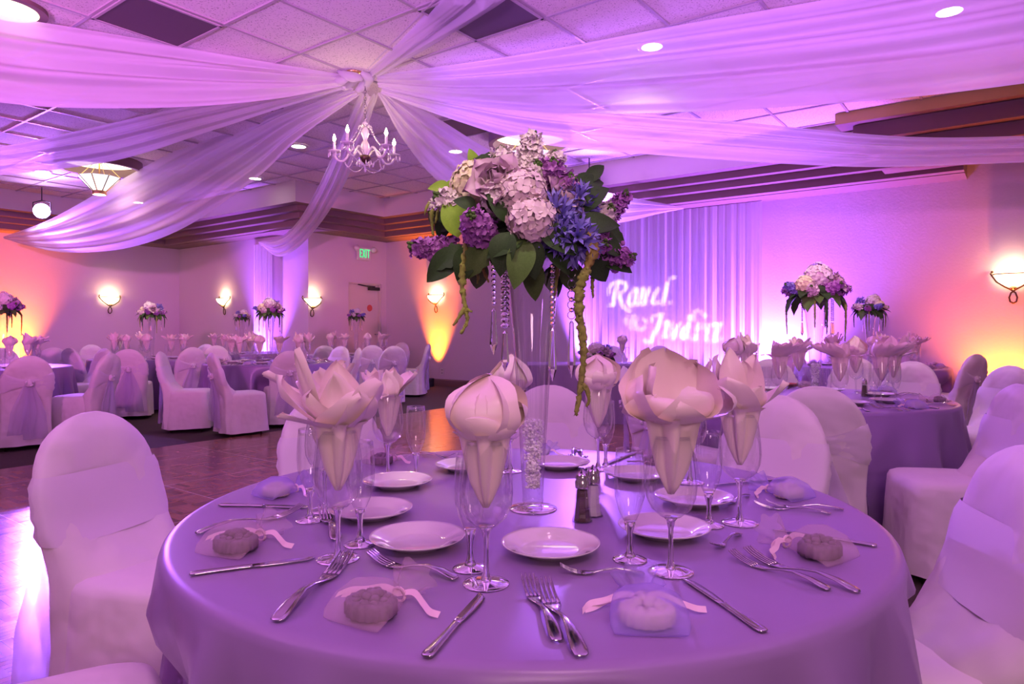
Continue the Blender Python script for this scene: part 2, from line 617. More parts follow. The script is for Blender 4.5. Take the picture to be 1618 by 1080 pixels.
# mesh return-air panels in the ceiling, one tile each
for k, (a, b, lab) in enumerate(((-5.55, 2.19, 'dark mesh ceiling vent above the wide swag beside the twin-disc lamp'),
                                 (-3.51, 3.55, 'dark mesh ceiling vent beside the drape that rises overhead'),
                                 (-5.55, 5.59, 'small dark ceiling vent between the two drapes behind the tall bouquet'),
                                 (-10.31, 3.55, 'dark ceiling vent behind the grey drape near the hanging bowl lamp'))):
    t = thing('ceiling_vent', lab, 'vent', A(a + TS / 2, b + TS / 2, ZIN - .013), ROOM, 'ceiling vents')
    mb = MB()
    mb.box((0, 0, -.004), (TS - .03, TS - .03, .008))
    mb.build('mesh_panel', M['vent'], t, smooth=False)
    mb = MB()
    for s_ in (-1, 1):
        mb.box((s_ * (TS / 2 - .02), 0, -.008), (.02, TS - .02, .012))
        mb.box((0, s_ * (TS / 2 - .02), -.008), (TS - .02, .02, .012))
    mb.build('vent_frame', M['grid'], t, smooth=False)

# ================================================================== SHEER CEILING SWAGS
HUB = at(560, 127, 6.23)
def smooth_line(pts, n):
    """Catmull-Rom through points, n samples by chord length"""
    pts = [Vector(p) for p in pts]
    q = [pts[0] * 2 - pts[1]] + pts + [pts[-1] * 2 - pts[-2]]
    cum = [0.0]
    for a_, b_ in zip(pts[:-1], pts[1:]):
        cum.append(cum[-1] + (b_ - a_).length)
    out = []
    for k in range(n):
        d = cum[-1] * k / (n - 1)
        i = max(j for j in range(len(pts) - 1) if cum[j] <= d + 1e-9)
        u = (d - cum[i]) / max(1e-9, cum[i + 1] - cum[i])
        a_, b_, c_, d_ = q[i], q[i + 1], q[i + 2], q[i + 3]
        out.append(.5 * (2 * b_ + (c_ - a_) * u + (2 * a_ - 5 * b_ + 4 * c_ - d_) * u * u + (3 * b_ - a_ - 3 * c_ + d_) * u ** 3))
    return out

def drape(label, up, lo, folds=7, amp=.045, seed=0, belly=.12, name='ceiling_drape', n=48, mcount=56):
    U, L = smooth_line([at(*p) for p in up], n), smooth_line([at(*p) for p in lo], n)
    rnd = random.Random(seed)
    ph = [rnd.uniform(0, 6.28) for _ in range(6)]
    rows = []
    for i in range(n):
        t = i / (n - 1)
        al = (U[min(i + 1, n - 1)] - U[max(i - 1, 0)]).normalized()
        ac = L[i] - U[i]
        nor = al.cross(ac)
        nor = nor.normalized() if nor.length > 1e-6 else Vector((0, 1, 0))
        if nor.y > 0:
            nor = -nor                     # toward the room
        wd = ac.length
        row = []
        for j in range(mcount):
            v = j / (mcount - 1)
            vv = v + .03 * sin(3 * t + ph[3]) * sin(pi * v)
            f = sin(2 * pi * folds * .62 * vv + ph[0] + 1.4 * sin(2.2 * t + ph[1])) + .42 * sin(2 * pi * folds * 1.13 * vv + ph[2] + sin(1.7 * t + ph[5])) + .10 * sin(2 * pi * folds * 2.3 * vv + ph[4])
            a_ = min(amp, wd * .10) * (.35 + .65 * sin(pi * min(1, v * 1.1 + .02)))
            row.append(U[i] + ac * v + nor * (a_ * f + belly * wd * sin(pi * v)))
        rows.append(row)
    mb = MB().grid(rows)
    return tag(mb.build(name, M['drape']), label, 'drape', 'sheer ceiling swags')

drape('broad white sheer ceiling swag crossing over the dark vent toward the twin-disc lamp',
      [(546, 118, 6.22), (430, 98, 5.95), (282, 72, 5.6), (120, 45, 5.2), (0, 24, 4.9), (-220, -30, 4.3)],
      [(540, 136, 6.20), (440, 156, 5.95), (300, 170, 5.6), (130, 172, 5.2), (0, 163, 4.9), (-220, 130, 4.3)], 5, .05, 1)
drape('greyish white sheer swag passing in front of the hanging bowl lamp',
      [(548, 128, 6.25), (420, 148, 6.6), (283, 170, 7.0), (130, 205, 7.5), (0, 232, 8.0), (-160, 250, 8.6)],
      [(545, 140, 6.25), (440, 172, 6.6), (333, 207, 7.0), (180, 254, 7.5), (0, 277, 8.0), (-160, 288, 8.6)], 5, .05, 2)
drape('white sheer swag drooping low to the soffit beside the glowing violet spotlight',
      [(556, 138, 6.28), (450, 165, 7.2), (333, 208, 8.4), (180, 290, 9.9), (80, 346, 10.8), (5, 374, 11.3)],
      [(568, 150, 6.28), (470, 220, 7.2), (400, 285, 8.4), (290, 360, 9.7), (200, 392, 10.4), (110, 399, 10.9), (50, 390, 11.2), (8, 377, 11.35)], 6, .06, 3)
drape('white sheer swag falling straight behind the crystal chandelier',
      [(568, 146, 6.32), (545, 200, 7.4), (505, 290, 9.4), (470, 350, 10.8), (440, 376, 11.6), (409, 381, 12.2)],
      [(598, 148, 6.32), (575, 215, 7.4), (545, 290, 9.2), (510, 348, 10.6), (472, 390, 11.4), (440, 405, 11.8), (411, 386, 12.2)], 5, .05, 4)
drape('pink-lit sheer swag running behind the tall bouquet to the backdrop curtain',
      [(606, 142, 6.32), (690, 186, 6.9), (780, 240, 7.6), (880, 282, 8.4), (980, 308, 9.0), (1078, 327, 9.45)],
      [(596, 147, 6.30), (640, 225, 6.9), (700, 292, 7.6), (800, 345, 8.3), (900, 358, 8.8), (980, 352, 9.1), (1040, 338, 9.35), (1080, 330, 9.45)], 5, .05, 5)
drape('narrow white sheer swag sagging across the stepped soffit above the orange wall',
      [(604, 138, 6.28), (800, 160, 6.3), (1000, 178, 6.3), (1150, 190, 6.2), (1350, 210, 6.0), (1480, 217, 5.8), (1640, 214, 5.5)],
      [(602, 148, 6.28), (720, 190, 6.3), (850, 226, 6.3), (1050, 245, 6.25), (1250, 259, 6.05), (1400, 264, 5.9), (1640, 256, 5.5)], 5, .04, 6)
drape('widest white sheer swag sweeping over the tall bouquet with a light shining through',
      [(596, 118, 6.22), (740, 98, 5.9), (880, 75, 5.6), (1078, 38, 5.1), (1300, 0, 4.72), (1480, -38, 4.45), (1700, -90, 4.2)],
      [(598, 138, 6.22), (720, 164, 5.95), (880, 179, 5.6), (1080, 178, 5.15), (1300, 166, 4.75), (1480, 150, 4.5), (1700, 122, 4.2)], 6, .05, 7)
drape('white sheer swag rising overhead past the dark vent toward the camera',
      [(575, 112, 6.2), (640, 44, 5.3), (690, -8, 4.7), (760, -90, 4.0)],
      [(602, 120, 6.2), (690, 70, 5.4), (760, 28, 4.9), (810, -6, 4.6), (900, -80, 4.0)], 4, .04, 8)
hb = thing('drape_hub', 'knotted white fabric hub on the ceiling where all the swags meet', 'drape', HUB)
mb = MB()
for k in range(5):
    a_ = k * 1.3
    mb.tube([Vector((.14 * cos(a_ + u * 1.7) * (1.25 - .5 * u), .11 * sin(a_ + u * 1.7), .055 - .10 * u + .02 * sin(5 * u + k))) for u in [i / 9 for i in range(10)]], [.012 + .032 * sin(pi * (i + .5) / 10) for i in range(10)], 10)
mb.build('fabric_knot', M['drape'], hb)
mb = MB()
mb.lathe([(.0, .075), (.10, .075), (.10, .045), (0, .045)], 20)
mb.build('hub_ring', M['brass'], hb)

def hanging(label, name, a0, a1, b, z0, z1, pleats, amp, cat, seed=0, n=400):
    rnd = random.Random(seed)
    ph = [rnd.uniform(0, 6.28) for _ in range(4)]
    rows = []
    for i in range(14):
        z = z1 + (z0 - z1) * i / 13
        k = .45 + .55 * i / 13
        row = []
        for j in range(n):
            v = j / (n - 1)
            f = sin(2 * pi * pleats * v + .8 * sin(9 * v + ph[0])) + .6 * sin(2 * pi * pleats * .37 * v + ph[1]) + .35 * sin(2 * pi * pleats * 2.3 * v + ph[2])
            row.append(A(a0 + (a1 - a0) * v, b - .06 + amp * k * f, z))
        rows.append(row)
    return tag(MB().grid(rows).build(name, M['curtain']), label, cat)
hanging('wide pleated white sheer backdrop curtain with projected names behind the head table', 'backdrop_curtain', -5.45, -2.73, BB - .06, .02, ZLOW - .01, 22, .017, 'curtain', 1)
hanging('narrow white sheer panel hanging between two wall sconces, lit violet from below', 'wall_drape', -11.46, -10.90, BR - .10, .02, 2.72 + ZO, 6, .025, 'curtain', 2, 120)

# ================================================================== LAMPS ON THE WALLS AND CEILING
def make_sconce():
    t = thing('wall_sconce', '', 'wall lamp', group='bronze wall sconces')
    # local: wall plane y=0, room side -y
    mb = MB()
    rows = []
    for i in range(9):
        u = i / 8
        r, z = .02 + .15 * sin(u * pi / 2), -.02 - .13 * cos(u * pi / 2) + .03
        rows.append([(r * cos(pi + pi * k / 20), r * .85 * sin(pi + pi * k / 20) - .015, z) for k in range(21)])
    mb.grid(rows)
    mb.build('glass_bowl', M['bowl'], t)
    mb = MB()
    rim = [(.185 * cos(pi + pi * k / 16), .155 * sin(pi + pi * k / 16) - .012, .008) for k in range(17)]
    mb.tube(rim, .006, 6)
    for s_ in (-1, 1):
        mb.tube([(s_ * .19, -.01, .035), (s_ * .205, -.012, .02), (s_ * .19, -.018, -.01), (s_ * .15, -.06, -.075), (s_ * .08, -.055, -.13), (s_ * .02, -.03, -.165), (-s_ * .02, -.02, -.20),
                 (-s_ * .036, -.016, -.25), (-s_ * .028, -.014, -.295), (0, -.014, -.315)], [.009, .010, .009, .009, .009, .009, .009, .009, .009, .009], 7)
        mb.ball((s_ * .192, -.01, .04), .014, 8)
    mb.build('iron_frame', M['iron'], t)
    mb = MB()
    mb.lathe([(.0, -.165), (.03, -.16), (.034, -.145), (.02, -.13), (0, -.128)], 14, c=(0, -.05, 0))
    mb.build('bowl_cup', M['brass'], t)
    return t
sc0 = make_sconce()
def wall_at(px, a=None, b=None):
    r = (px - 809) / F
    Y = a / (r * .803 - .597) if a is not None else b / (r * .597 + .803)
    return Vector((r * Y, Y, 0))
sconces = [(173, dict(a=A0), 470, ROOM + pi / 2, 'bronze wall sconce glowing above the gap left of the yellow-green lit bouquet'),
           (356, dict(b=BR), 472, ROOM, 'bronze wall sconce just left of the narrow violet wall drape'),
           (492, dict(a=AD), 472, ROOM + pi / 2, 'bronze wall sconce between the narrow wall drape and the door'),
           (690, dict(b=BB), 467, ROOM, 'bronze wall sconce at the top of the amber light column'),
           (1601, dict(b=BB), 434, ROOM, 'largest bronze wall sconce, on the orange wall above the chairs')]
for k, (px, kw, py, rz, lab) in enumerate(sconces):
    p = wall_at(px, **kw)
    p.z = CAMZ + (HOR - py) / F * p.y
    nrm = Vector((sin(rz), -cos(rz), 0))
    p += nrm * .004
    if k == 0:
        sc0.location, sc0.rotation_euler, sc0['label'] = p, (0, 0, rz), lab
    else:
        dup(sc0, p, rz, lab)
    lamp('POINT', 'sconce_light', p + nrm * .10 + Vector((0, 0, .06)), E_SCONCE, (1, .68, .34), radius=.05)

def downlight(px, py, lab):
    Y = F * (ZIN - CAMZ) / (HOR - py)
    p = Vector(((px - 809) / F * Y, Y, ZIN))
    t = thing('downlight', lab, 'ceiling light', p, 0, 'round recessed downlights')
    MB().lathe([(.085, -.014), (.115, -.016), (.125, -.006), (.125, -.001)], 24).build('trim_ring', M['white_plastic'], t)
    MB().lathe([(0, -.010), (.088, -.012)], 24).build('glowing_disc', M['disc'], t)
    lamp('SPOT', 'downlight_light', p + Vector((0, 0, -.05)), E_DOWN, (1, .80, .66), p + Vector((0, 0, -2)), 95, .8, .08)
downlight(472, 230, 'round recessed downlight left of the crystal chandelier')
downlight(403, 281, 'round recessed downlight under the low swag near the soffit corner')
downlight(67, 270, 'round recessed downlight left of the hanging bowl lamp')
downlight(218, 319, 'recessed downlight shining through the low drooping swag')
downlight(720, 238, 'recessed downlight glimmering through the pink-lit swag')
downlight(1030, 72, 'recessed downlight shining through the widest swag')
downlight(1500, 16, 'recessed downlight at the upper edge behind the widest swag')

def ceiling_lamp(px, py, lab, R=.53, with_bowl=True, rz=.2, h=.13):
    Y = F * (ZIN - h - CAMZ) / (HOR - py)
    t = thing('ceiling_lamp', lab, 'ceiling lamp', ((px - 809) / F * Y, Y, ZIN), rz, 'round ceiling lamps')
    MB().lathe([(R, -.001), (R, -h), (R - .05, -h), (R - .06, -.02)], 48).build('recess_ring', M['soffit'], t, sharp=40)
    MB().lathe([(0, -.022 if with_bowl else -h), (R - .055, -.024 if with_bowl else -h)], 40).build('glowing_disc', M['lamp_white'], t)
    if with_bowl:
        mb = MB()
        mb.lathe([(.265, -.235), (.24, -.265), (.09, -.42), (.075, -.43)], 8)
        mb.build('glass_bowl', M['lamp_bowl'], t, smooth=False)
        mb = MB()
        for k in range(8):
            c, s_ = cos(2 * pi * k / 8), sin(2 * pi * k / 8)
            mb.tube([(.27 * c, .27 * s_, -.23), (.08 * c, .08 * s_, -.432)], .007, 6)
            if k % 2 == 0:
                mb.tube([(.265 * c, .265 * s_, -.235), (.06 * c, .06 * s_, -.03)], .004, 6)
        mb.lathe([(.085, -.425), (.09, -.43), (.09, -.475), (.08, -.48)], 24)
        mb.tube([(0, 0, -.02), (0, 0, -.42)], .012, 8)
        mb.build('brass_frame', M['brass'], t, sharp=40)
        MB().lathe([(0, -.478), (.078, -.478)], 24).build('bottom_lens', M['lamp_white'], t)
        lamp('POINT', 'ceiling_lamp_light', Vector(t.location) + Vector((0, 0, -.56)), E_LAMP * (R / .53) ** 8, (1, .55, .74), radius=.14)
    return t
ceiling_lamp(157, 268, 'round ceiling lamp with a hanging glass bowl and brass tip, in a ring recess')
ceiling_lamp(838, 229, 'round ceiling lamp in a mauve ring directly behind the top of the tall bouquet', .50)
ceiling_lamp(8, 16, 'round glowing ceiling lamp at the upper corner above the broad swag', .26, False, .2, .03)

def par_can(px, py, Y, lab, aim, energy, toward_cam=True):
    p = at(px, py, Y)
    d = (Vector(aim) - p).normalized()
    t = thing('par_can', lab, 'spotlight', p, 0, 'violet spotlights on the soffit')
    R = d.to_track_quat('-Z', 'Y').to_matrix().to_4x4()
    mb = MB()
    mb.lathe([(.045, .30), (.10, .28), (.125, .10), (.13, .0), (.122, .0), (.118, .012)], 24, cap0=True)
    mb.xf(R).build('can_body', M['black'], t, sharp=40)
    mb = MB()
    mb.lathe([(0, .010), (.118, .012)], 24)
    mb.xf(R).build('lens', M['par_glow'], t)
    mb = MB()
    mb.tube([(-.145, 0, 0), (-.145, 0, .14), (0, 0, .17), (.145, 0, .14), (.145, 0, 0)], .008, 6)
    mb.tube([(0, 0, .17), (0, 0, ZIN - p.z - .005)], .008, 6)
    mb.build('yoke', M['black'], t)
    lamp('SPOT', 'par_can_light', p + d * .03, energy, VIOLET, aim, 88, .7, .09)
par_can(66, 333, 11.2, 'violet spotlight glowing on the soffit above the low drooping swag', (0.2, 1.5, .75), E_PAR_L)
par_can(931, 291, 9.3, 'violet spotlight on the soffit just beside the tall bouquet', (0.2, 1.2, .75), E_PAR_R)

def uplight(pos, nrm, color, energy, lab, angle=44, tilt=.16, h=2.5):
    """a can on the floor by the wall, washing it upward; nrm points into the room"""
    p = Vector(pos)
    t = thing('uplight', lab, 'uplight', (p.x, p.y, 0), atan2(nrm.y, nrm.x), 'floor uplights')
    MB().lathe([(.07, 0), (.075, .01), (.075, .15), (.066, .15), (.06, .10)], 20, cap0=True).build('can_body', M['black'], t, sharp=40)
    MB().lathe([(0, .10), (.06, .10)], 20).build('lens', M['white_plastic'], t)
    q = Vector((p.x, p.y, .16))
    lamp('SPOT', 'uplight_light', q, energy, color, q + Vector((0, 0, h)) - nrm * tilt * h, angle, 1.0, .04)
nL, nB = Vector((.803, -.597, 0)), Vector((-.597, -.803, 0))
p = wall_at(14, a=A0); uplight(p + nL * .26, nL, AMBER, E_AMBER * 1.9, 'amber floor uplight washing the far corner wall orange', 74, .36)
p = wall_at(692, b=BB); uplight(p + nB * .21, nB, AMBER, E_AMBER * 1.5, 'amber floor uplight beneath the sconce by the corner chair', 54, .15)
p = wall_at(1592, b=BB); uplight(p + nB * .30, nB, AMBER, E_AMBER * .50, 'amber floor uplight behind the chairs under the largest sconce', 112, .25)
p = wall_at(430, b=BR); uplight(p + nB * .42, nB, VIOLET, E_PURPLE * .9, 'violet floor uplight at the foot of the narrow wall drape', 70, .12)
p = wall_at(922, b=BB); uplight(p + nB * .26, nB, VIOLET, E_PURPLE, 'violet floor uplight beside the backdrop curtain, behind the head table', 50)
p = wall_at(1225, b=BB); uplight(p + nB * .24, nB, VIOLET, E_PURPLE * 1.4, 'violet floor uplight at the far edge of the backdrop curtain', 110, .10)

for px_, lab_ in ((985, 'third'), (1065, 'second'), (1145, 'first')):  # extra floor lights added to brighten the curtain violet
    p = wall_at(px_, b=BB); uplight(p + nB * .34, nB, (.33, .11, 1.0), 300, 'added unseen violet light under the curtain, %s from its bright edge' % lab_, 95, .22)

# unseen fill lights added behind the camera and over the dance floor, without fixtures
for tx, ty, tz, e in ((-9.5, 11.0, 2.9, 1750), (-5.5, 12.5, 2.9, 1750), (-3.2, 12.5, 2.9, 420), (4.6, 8.3, 2.2, 1000)):
    lamp('SPOT', 'wall_fill', (-1.6, -2.6, 2.45), e, PINKV, (tx, ty, tz), 36 if tx < 0 else 25, .9, .2)
lamp('SPOT', 'table_fill', (.4, -1.1, 3.2), 110, (1, .54, .74), (.1, 1.6, .8), 70, .9, .35)
lamp('SPOT', 'front_fill', (.3, -3.0, 2.1), 135, (1, .60, .70), (0, 1.6, .95), 62, .9, .5)
lamp('SPOT', 'dance_fill', (-3.2, 1.5, 3.2), 70, VIOLET, (-2.8, 2.6, 0), 80, .8, .15)
lamp('SPOT', 'ceiling_fill', (-4.0, -1.6, .4), 2300, (.64, .22, 1.0), (-2.7, 1.4, 3.6), 80, .9, .3)
lamp('SPOT', 'ceiling_fill', (3.2, -1.6, .4), 1500, (.64, .22, 1.0), (2.0, 1.4, 3.6), 80, .9, .3)

# EXIT sign
t = thing('exit_sign', 'white emergency EXIT sign with green letters and two lamp heads above the door', 'exit sign')
p = wall_at(573, a=AD); p.z = CAMZ + (HOR - 401) / F * p.y
t.location, t.rotation_euler = p + nL * .002, (0, 0, ROOM + pi / 2)
MB().box((0, -.03, 0), (.30, .06, .24)).build('housing', M['white_plastic'], t, smooth=False)
gl = MB()
def stroke_box(x0, z0, x1, z1, wd=.015):
    d = Vector((x1 - x0, 0, z1 - z0)); L = d.length; d.normalize(); q = Vector((-d.z, 0, d.x)) * wd / 2
    v = [Vector((x0, -.0615, z0)) - q, Vector((x1, -.0615, z1)) - q, Vector((x1, -.0615, z1)) + q, Vector((x0, -.0615, z0)) + q]
    gl.add(v + [p_ + Vector((0, -.004, 0)) for p_ in v], [[0, 1, 2, 3], [7, 6, 5, 4], [0, 4, 5, 1], [1, 5, 6, 2], [2, 6, 7, 3], [3, 7, 4, 0]])
zl, zh = -.075, .085
for x in (-.115,):
    stroke_box(x, zl, x, zh); stroke_box(x, zh - .01, x + .05, zh - .01); stroke_box(x, .005, x + .042, .005); stroke_box(x, zl + .01, x + .05, zl + .01)
stroke_box(-.052, zl, .005, zh); stroke_box(-.052, zh, .005, zl)
stroke_box(.032, zl, .032, zh)
stroke_box(.055, zh - .01, .125, zh - .01); stroke_box(.09, zl, .09, zh)
gl.build('exit_letters', M['exit_green'], t, smooth=False)
for s_ in (-1, 1):
    mb = MB().lathe([(0, 0), (.055, .005), (.06, .03), (.035, .08), (0, .085)], 16)
    mb.xf(Matrix.Translation((s_ * .205, -.05, .09)) @ Matrix.Rotation(pi / 2, 4, 'X') @ Matrix.Translation((0, 0, -.0)))
    mb.tube([(s_ * .15, -.03, .06), (s_ * .20, -.03, .085)], .012, 6)
    mb.build('lamp_head', M['white_plastic'], t)
# wall outlet
p = wall_at(699, b=BB); p.z = .27
t = thing('wall_outlet', 'small wall outlet low beside the amber light column', 'outlet', p + nB * .001, ROOM)
MB().box((0, -.004, 0), (.075, .008, .12)).build('cover_plate', M['white_plastic'], t, smooth=False)
for s_ in (-1, 1):
    MB().box((0, -.009, s_ * .028), (.034, .004, .03)).build('socket', M['grid'], t, smooth=False)

# ================================================================== CRYSTAL CHANDELIER
def chandelier():
    c = at(577, 236, 6.23)
    t = thing('chandelier', 'crystal chandelier with candle bulbs hanging under the hub of the swags', 'chandelier', c)
    top = HUB.z - c.z - .05
    mb = MB()
    z = .27
    k = 0
    while z < top:
        q = [Vector((.010 * cos(u), 0, .020 * sin(u))) for u in [2 * pi * i / 8 for i in range(9)]]
        mb.tube([(Matrix.Rotation(k * pi / 2, 3, 'Z') @ p) + Vector((0, 0, z)) for p in q], .003, 5)
        z += .032
        k += 1
    mb.build('chain', M['steel'], t)
    prof = [(.004, .27), (.012, .25), (.03, .235), (.012, .22), (.016, .20), (.035, .165), (.038, .14), (.022, .10), (.016, .085), (.022, .075), (.036, .05), (.042, .015), (.036, -.02), (.022, -.05), (.03, -.06)]
    MB().lathe(prof, 14).build('glass_column', M['cut'], t)
    mb = MB().lathe([(.02, -.055), (.05, -.06), (.055, -.085), (.03, -.11), (.008, -.13), (.004, -.15)], 16)
    mb.build('metal_hub', M['iron'], t)
    mb = MB()
    for k in range(10):
        a_ = 2 * pi * k / 10
        mb.tube([(.012 * cos(a_), .012 * sin(a_), .20), (.05 * cos(a_), .05 * sin(a_), .215), (.065 * cos(a_), .065 * sin(a_), .195)], [.004, .006, .003], 6)
    mb.build('top_crown', M['cut'], t)
    def drop(mb, p, L=.03, r=.008):
        mb.lathe([(.001, 0), (r * .5, -L * .3), (r, -L * .62), (r * .6, -L * .88), (.0005, -L)], 6, c=p)
    R = .285
    for k in range(5):
        a_ = radians(-90 - 20 + 72 * k)
        d = Vector((cos(a_), sin(a_), 0))
        arm = [d * r + Vector((0, 0, z)) for r, z in ((.02, -.075), (.06, -.02), (.10, .005), (.14, -.02), (.165, -.07), (.20, -.105), (.245, -.10), (.275, -.07), (R, -.035))]
        arm = smooth_line(arm, 18)
        ao = MB().tube(arm, .0115, 10).build('arm', M['cut'], t)
        e = d * R
        MB().lathe([(.008, -.035), (.03, -.03), (.055, -.018), (.06, -.010), (.03, -.018), (.01, -.022)], 12, c=(e.x, e.y, 0)).build('drip_dish', M['cut'], ao)
        MB().lathe([(.013, -.02), (.013, .075), (.0, .078)], 10, c=(e.x, e.y, 0)).build('candle_sleeve', M['white_plastic'], ao)
        lamp('POINT', 'candle_light', c + e + Vector((0, 0, .17)), 1.0, WARM, radius=.02)
        MB().lathe([(.005, .075), (.014, .090), (.016, .102), (.010, .122), (.001, .145)], 10, c=(e.x, e.y, 0)).build('candle_bulb', M['bulb'], ao)
        for j in range(6):
            b_ = 2 * pi * j / 6
            dr = MB()
            drop(dr, (e.x + .053 * cos(b_), e.y + .053 * sin(b_), -.022), .05)
            dr.build('crystal_drop', M['cut'], ao)
        # bead swag crown -> arm tip, and arm -> next arm
        bd = MB()
        a2 = radians(-90 - 20 + 72 * (k + 1))
        d2 = Vector((cos(a2), sin(a2), 0))
        for p0, p1, sag, n in ((d * .055 + Vector((0, 0, .205)), e * .93 + Vector((0, 0, -.01)), .05, 22), (d * .19 + Vector((0, 0, -.11)), d2 * .19 + Vector((0, 0, -.11)), .07, 20)):
            for i in range(n + 1):
                u = i / n
                q = p0.lerp(p1, u) - Vector((0, 0, sag * 4 * u * (1 - u)))
                bd.ball(q, .0062, 6)
        bd.build('bead_swag', M['cut'], ao)
    for j in range(11):
        b_ = 2 * pi * j / 10
        mb = MB()
        drop(mb, (.075 * cos(b_), .075 * sin(b_), -.11) if j < 10 else (0, 0, -.15), .045 if j < 10 else .06, .008 if j < 10 else .011)
        mb.build('crystal_drop', M['cut'], t)
chandelier()

# ================================================================== CHAIRS
def sup(k, n, e):
    a_ = 2 * pi * k / n
    c, s_ = cos(a_), sin(a_)
    return (abs(c) ** (2 / e)) * (1 if c >= 0 else -1), (abs(s_) ** (2 / e)) * (1 if s_ >= 0 else -1)

CH = .945
def back_dims(z):
    if z < .62:
        w_ = .222 - .012 * sin(pi * min(1, z / .62))
    else:
        w_ = .222
    if z > .66:
        u = min(1, (z - .66) / (CH - .66))
        w_ = .222 * (1 - u ** 2.3) ** .5 if u < 1 else 0.0
    tk = .040
    if z > .86:
        tk *= max(.15, 1 - ((z - .86) / (CH - .86)) ** 2)
    yc = -.215 - (.115 * (z - .45) / .5 if z > .45 else -.02 * (.45 - z)) - (.02 * (.3 - z) / .3 if z < .3 else 0)
    fr_ = .13 * exp(-((z - .46) / .10) ** 2) if z > .46 else .13
    return w_, tk, yc, fr_

def back_pt(k, n, z, off=0.0):
    w_, tk, yc, fr_ = back_dims(z)
    x, y = sup(k, n, 3.2)
    yy = y * (tk + off)
    if y > 0:
        yy += fr_ * y * (1 - .35 * abs(x))
    return Vector((x * (max(w_, .002) + off), yc + yy, z))

def chair_meshes():
    out = {}
    mb = MB()
    n = 40
    ns = 80
    rows = []
    for z, hw, hd in ((.045, .243, .238), (.12, .238, .233), (.22, .233, .228), (.33, .229, .224), (.42, .224, .220), (.455, .221, .217), (.476, .213, .208), (.488, .19, .186), (.494, .12, .12)):
        row = []
        for k in range(ns):
            x, y = sup(k, ns, 5)
            th = atan2(y, x)
            lo_ = max(0, (.45 - z)) / .40
            f = 1 + (.034 * sin(7 * th + .7 + 2.2 * z) + .022 * sin(12 * th + 2 - 3 * z) + .05 * noise.noise(Vector((3 * th, 5 * z, 1)))) * lo_
            row.append((x * hw * f, .015 + y * hd * f, z + (.004 * sin(3 * th) if z < .06 else 0)))
        rows.append(row)
    mb.rings(rows, False, True)
    zs = [.05, .12, .20, .28, .36, .42, .46, .49, .52, .56, .60, .64, .68, .72, .76, .80, .835, .865, .89, .91, .925, .936, .943]
    rows = []
    for z in zs:
        row = []
        for k in range(n):
            p = back_pt(k, n, z)
            if z < .5:
                p.y += .035 * sin(34 * p.x + 1 + 4 * z) * (.5 - z) * (1 if p.y < -.2 else 0)
                p.x *= 1 + .05 * (.5 - z)
            p.z += .010 * noise.noise(p * 7) * 0
            p += Vector((0, .016 * noise.noise(Vector((p.x * 10 + p.z * 3, p.y * 9, p.z * 5)) + Vector((3, 1, 0))), 0))
            row.append(p)
        rows.append(row)
    mb.rings(rows, False, True)
    out['chair_cover'] = (mb.mesh('chair_cover', M['cover']), None)
    # sash: wide smooth band in front, drawn together at the back
    rows = []
    for k in range(n + 1):
        ang = 2 * pi * k / n
        bk = max(0.0, -sin(ang)) * (1 - min(1, abs(cos(ang)) * 1.0))
        zl, zh = .580 + .055 * bk, .775 - .070 * bk
        row = []
        for j in range(8):
            v = j / 7
            z = zl + (zh - zl) * v
            rip = (.004 * sin(v * 19 + 4 * ang) if sin(ang) < .1 else .0015 * sin(v * 9 + 2 * ang)) + .004
            row.append(back_pt(k % n, n, z, rip + (.004 if 0 < j < 7 else 0)))
        rows.append(row)
    out['sash'] = (MB().grid(rows).mesh('sash', M['sash']), None)
    kp = back_pt(30, n, .672, .02)
    mb = MB()
    mb.ball((kp.x, kp.y, kp.z), .036, 12, sq=(.9, .6, 1.1))
    for i in range(5):
        a_ = i * 1.2
        mb.tube([kp + Vector((.034 * cos(a_ + u), -.012 + .012 * sin(2 * a_), .03 * sin(a_ + u))) for u in (0, .5, 1.0)], .009, 6)
    out['sash_knot'] = (mb.mesh('sash_knot', M['sash']), 'sash')
    for s_ in (-1, 1):
        rows = []
        for i in range(20):
            u = i / 19
            z = .66 - .55 * u * (1 if s_ > 0 else .90)
            yb = back_pt(30, n, max(.06, z), 0).y
            wd = .030 + .115 * min(1, u * 1.8) ** .8
            cx = s_ * (.010 + .060 * u)
            rows.append([Vector((cx + (v / 9 - .5) * 2 * wd * .75, yb - .014 - .018 * u - .020 * sin(v * 1.5 + 3 * u + s_) * u - .03 * sin(pi * u) * (.5 if s_ > 0 else 1), z)) for v in range(10)])
        out['sash_tail' if s_ < 0 else 'sash_tail.b'] = (MB().grid(rows).mesh('sash_tail', M['organza']), 'sash')
    for i, (x, y) in enumerate(((-.165, -.165), (.165, -.165), (-.165, .17), (.165, .17))):
        out['leg.%d' % i] = (MB().tube([(x, y, 0), (x * .97, y * .98, .40)], .011, 8).mesh('leg', M['leg']), None)
    return out
CS = .875                       # these chairs are small banquet chairs
CM = chair_meshes()
for me_, par_ in CM.values():
    me_.transform(Matrix.Scale(CS, 4))

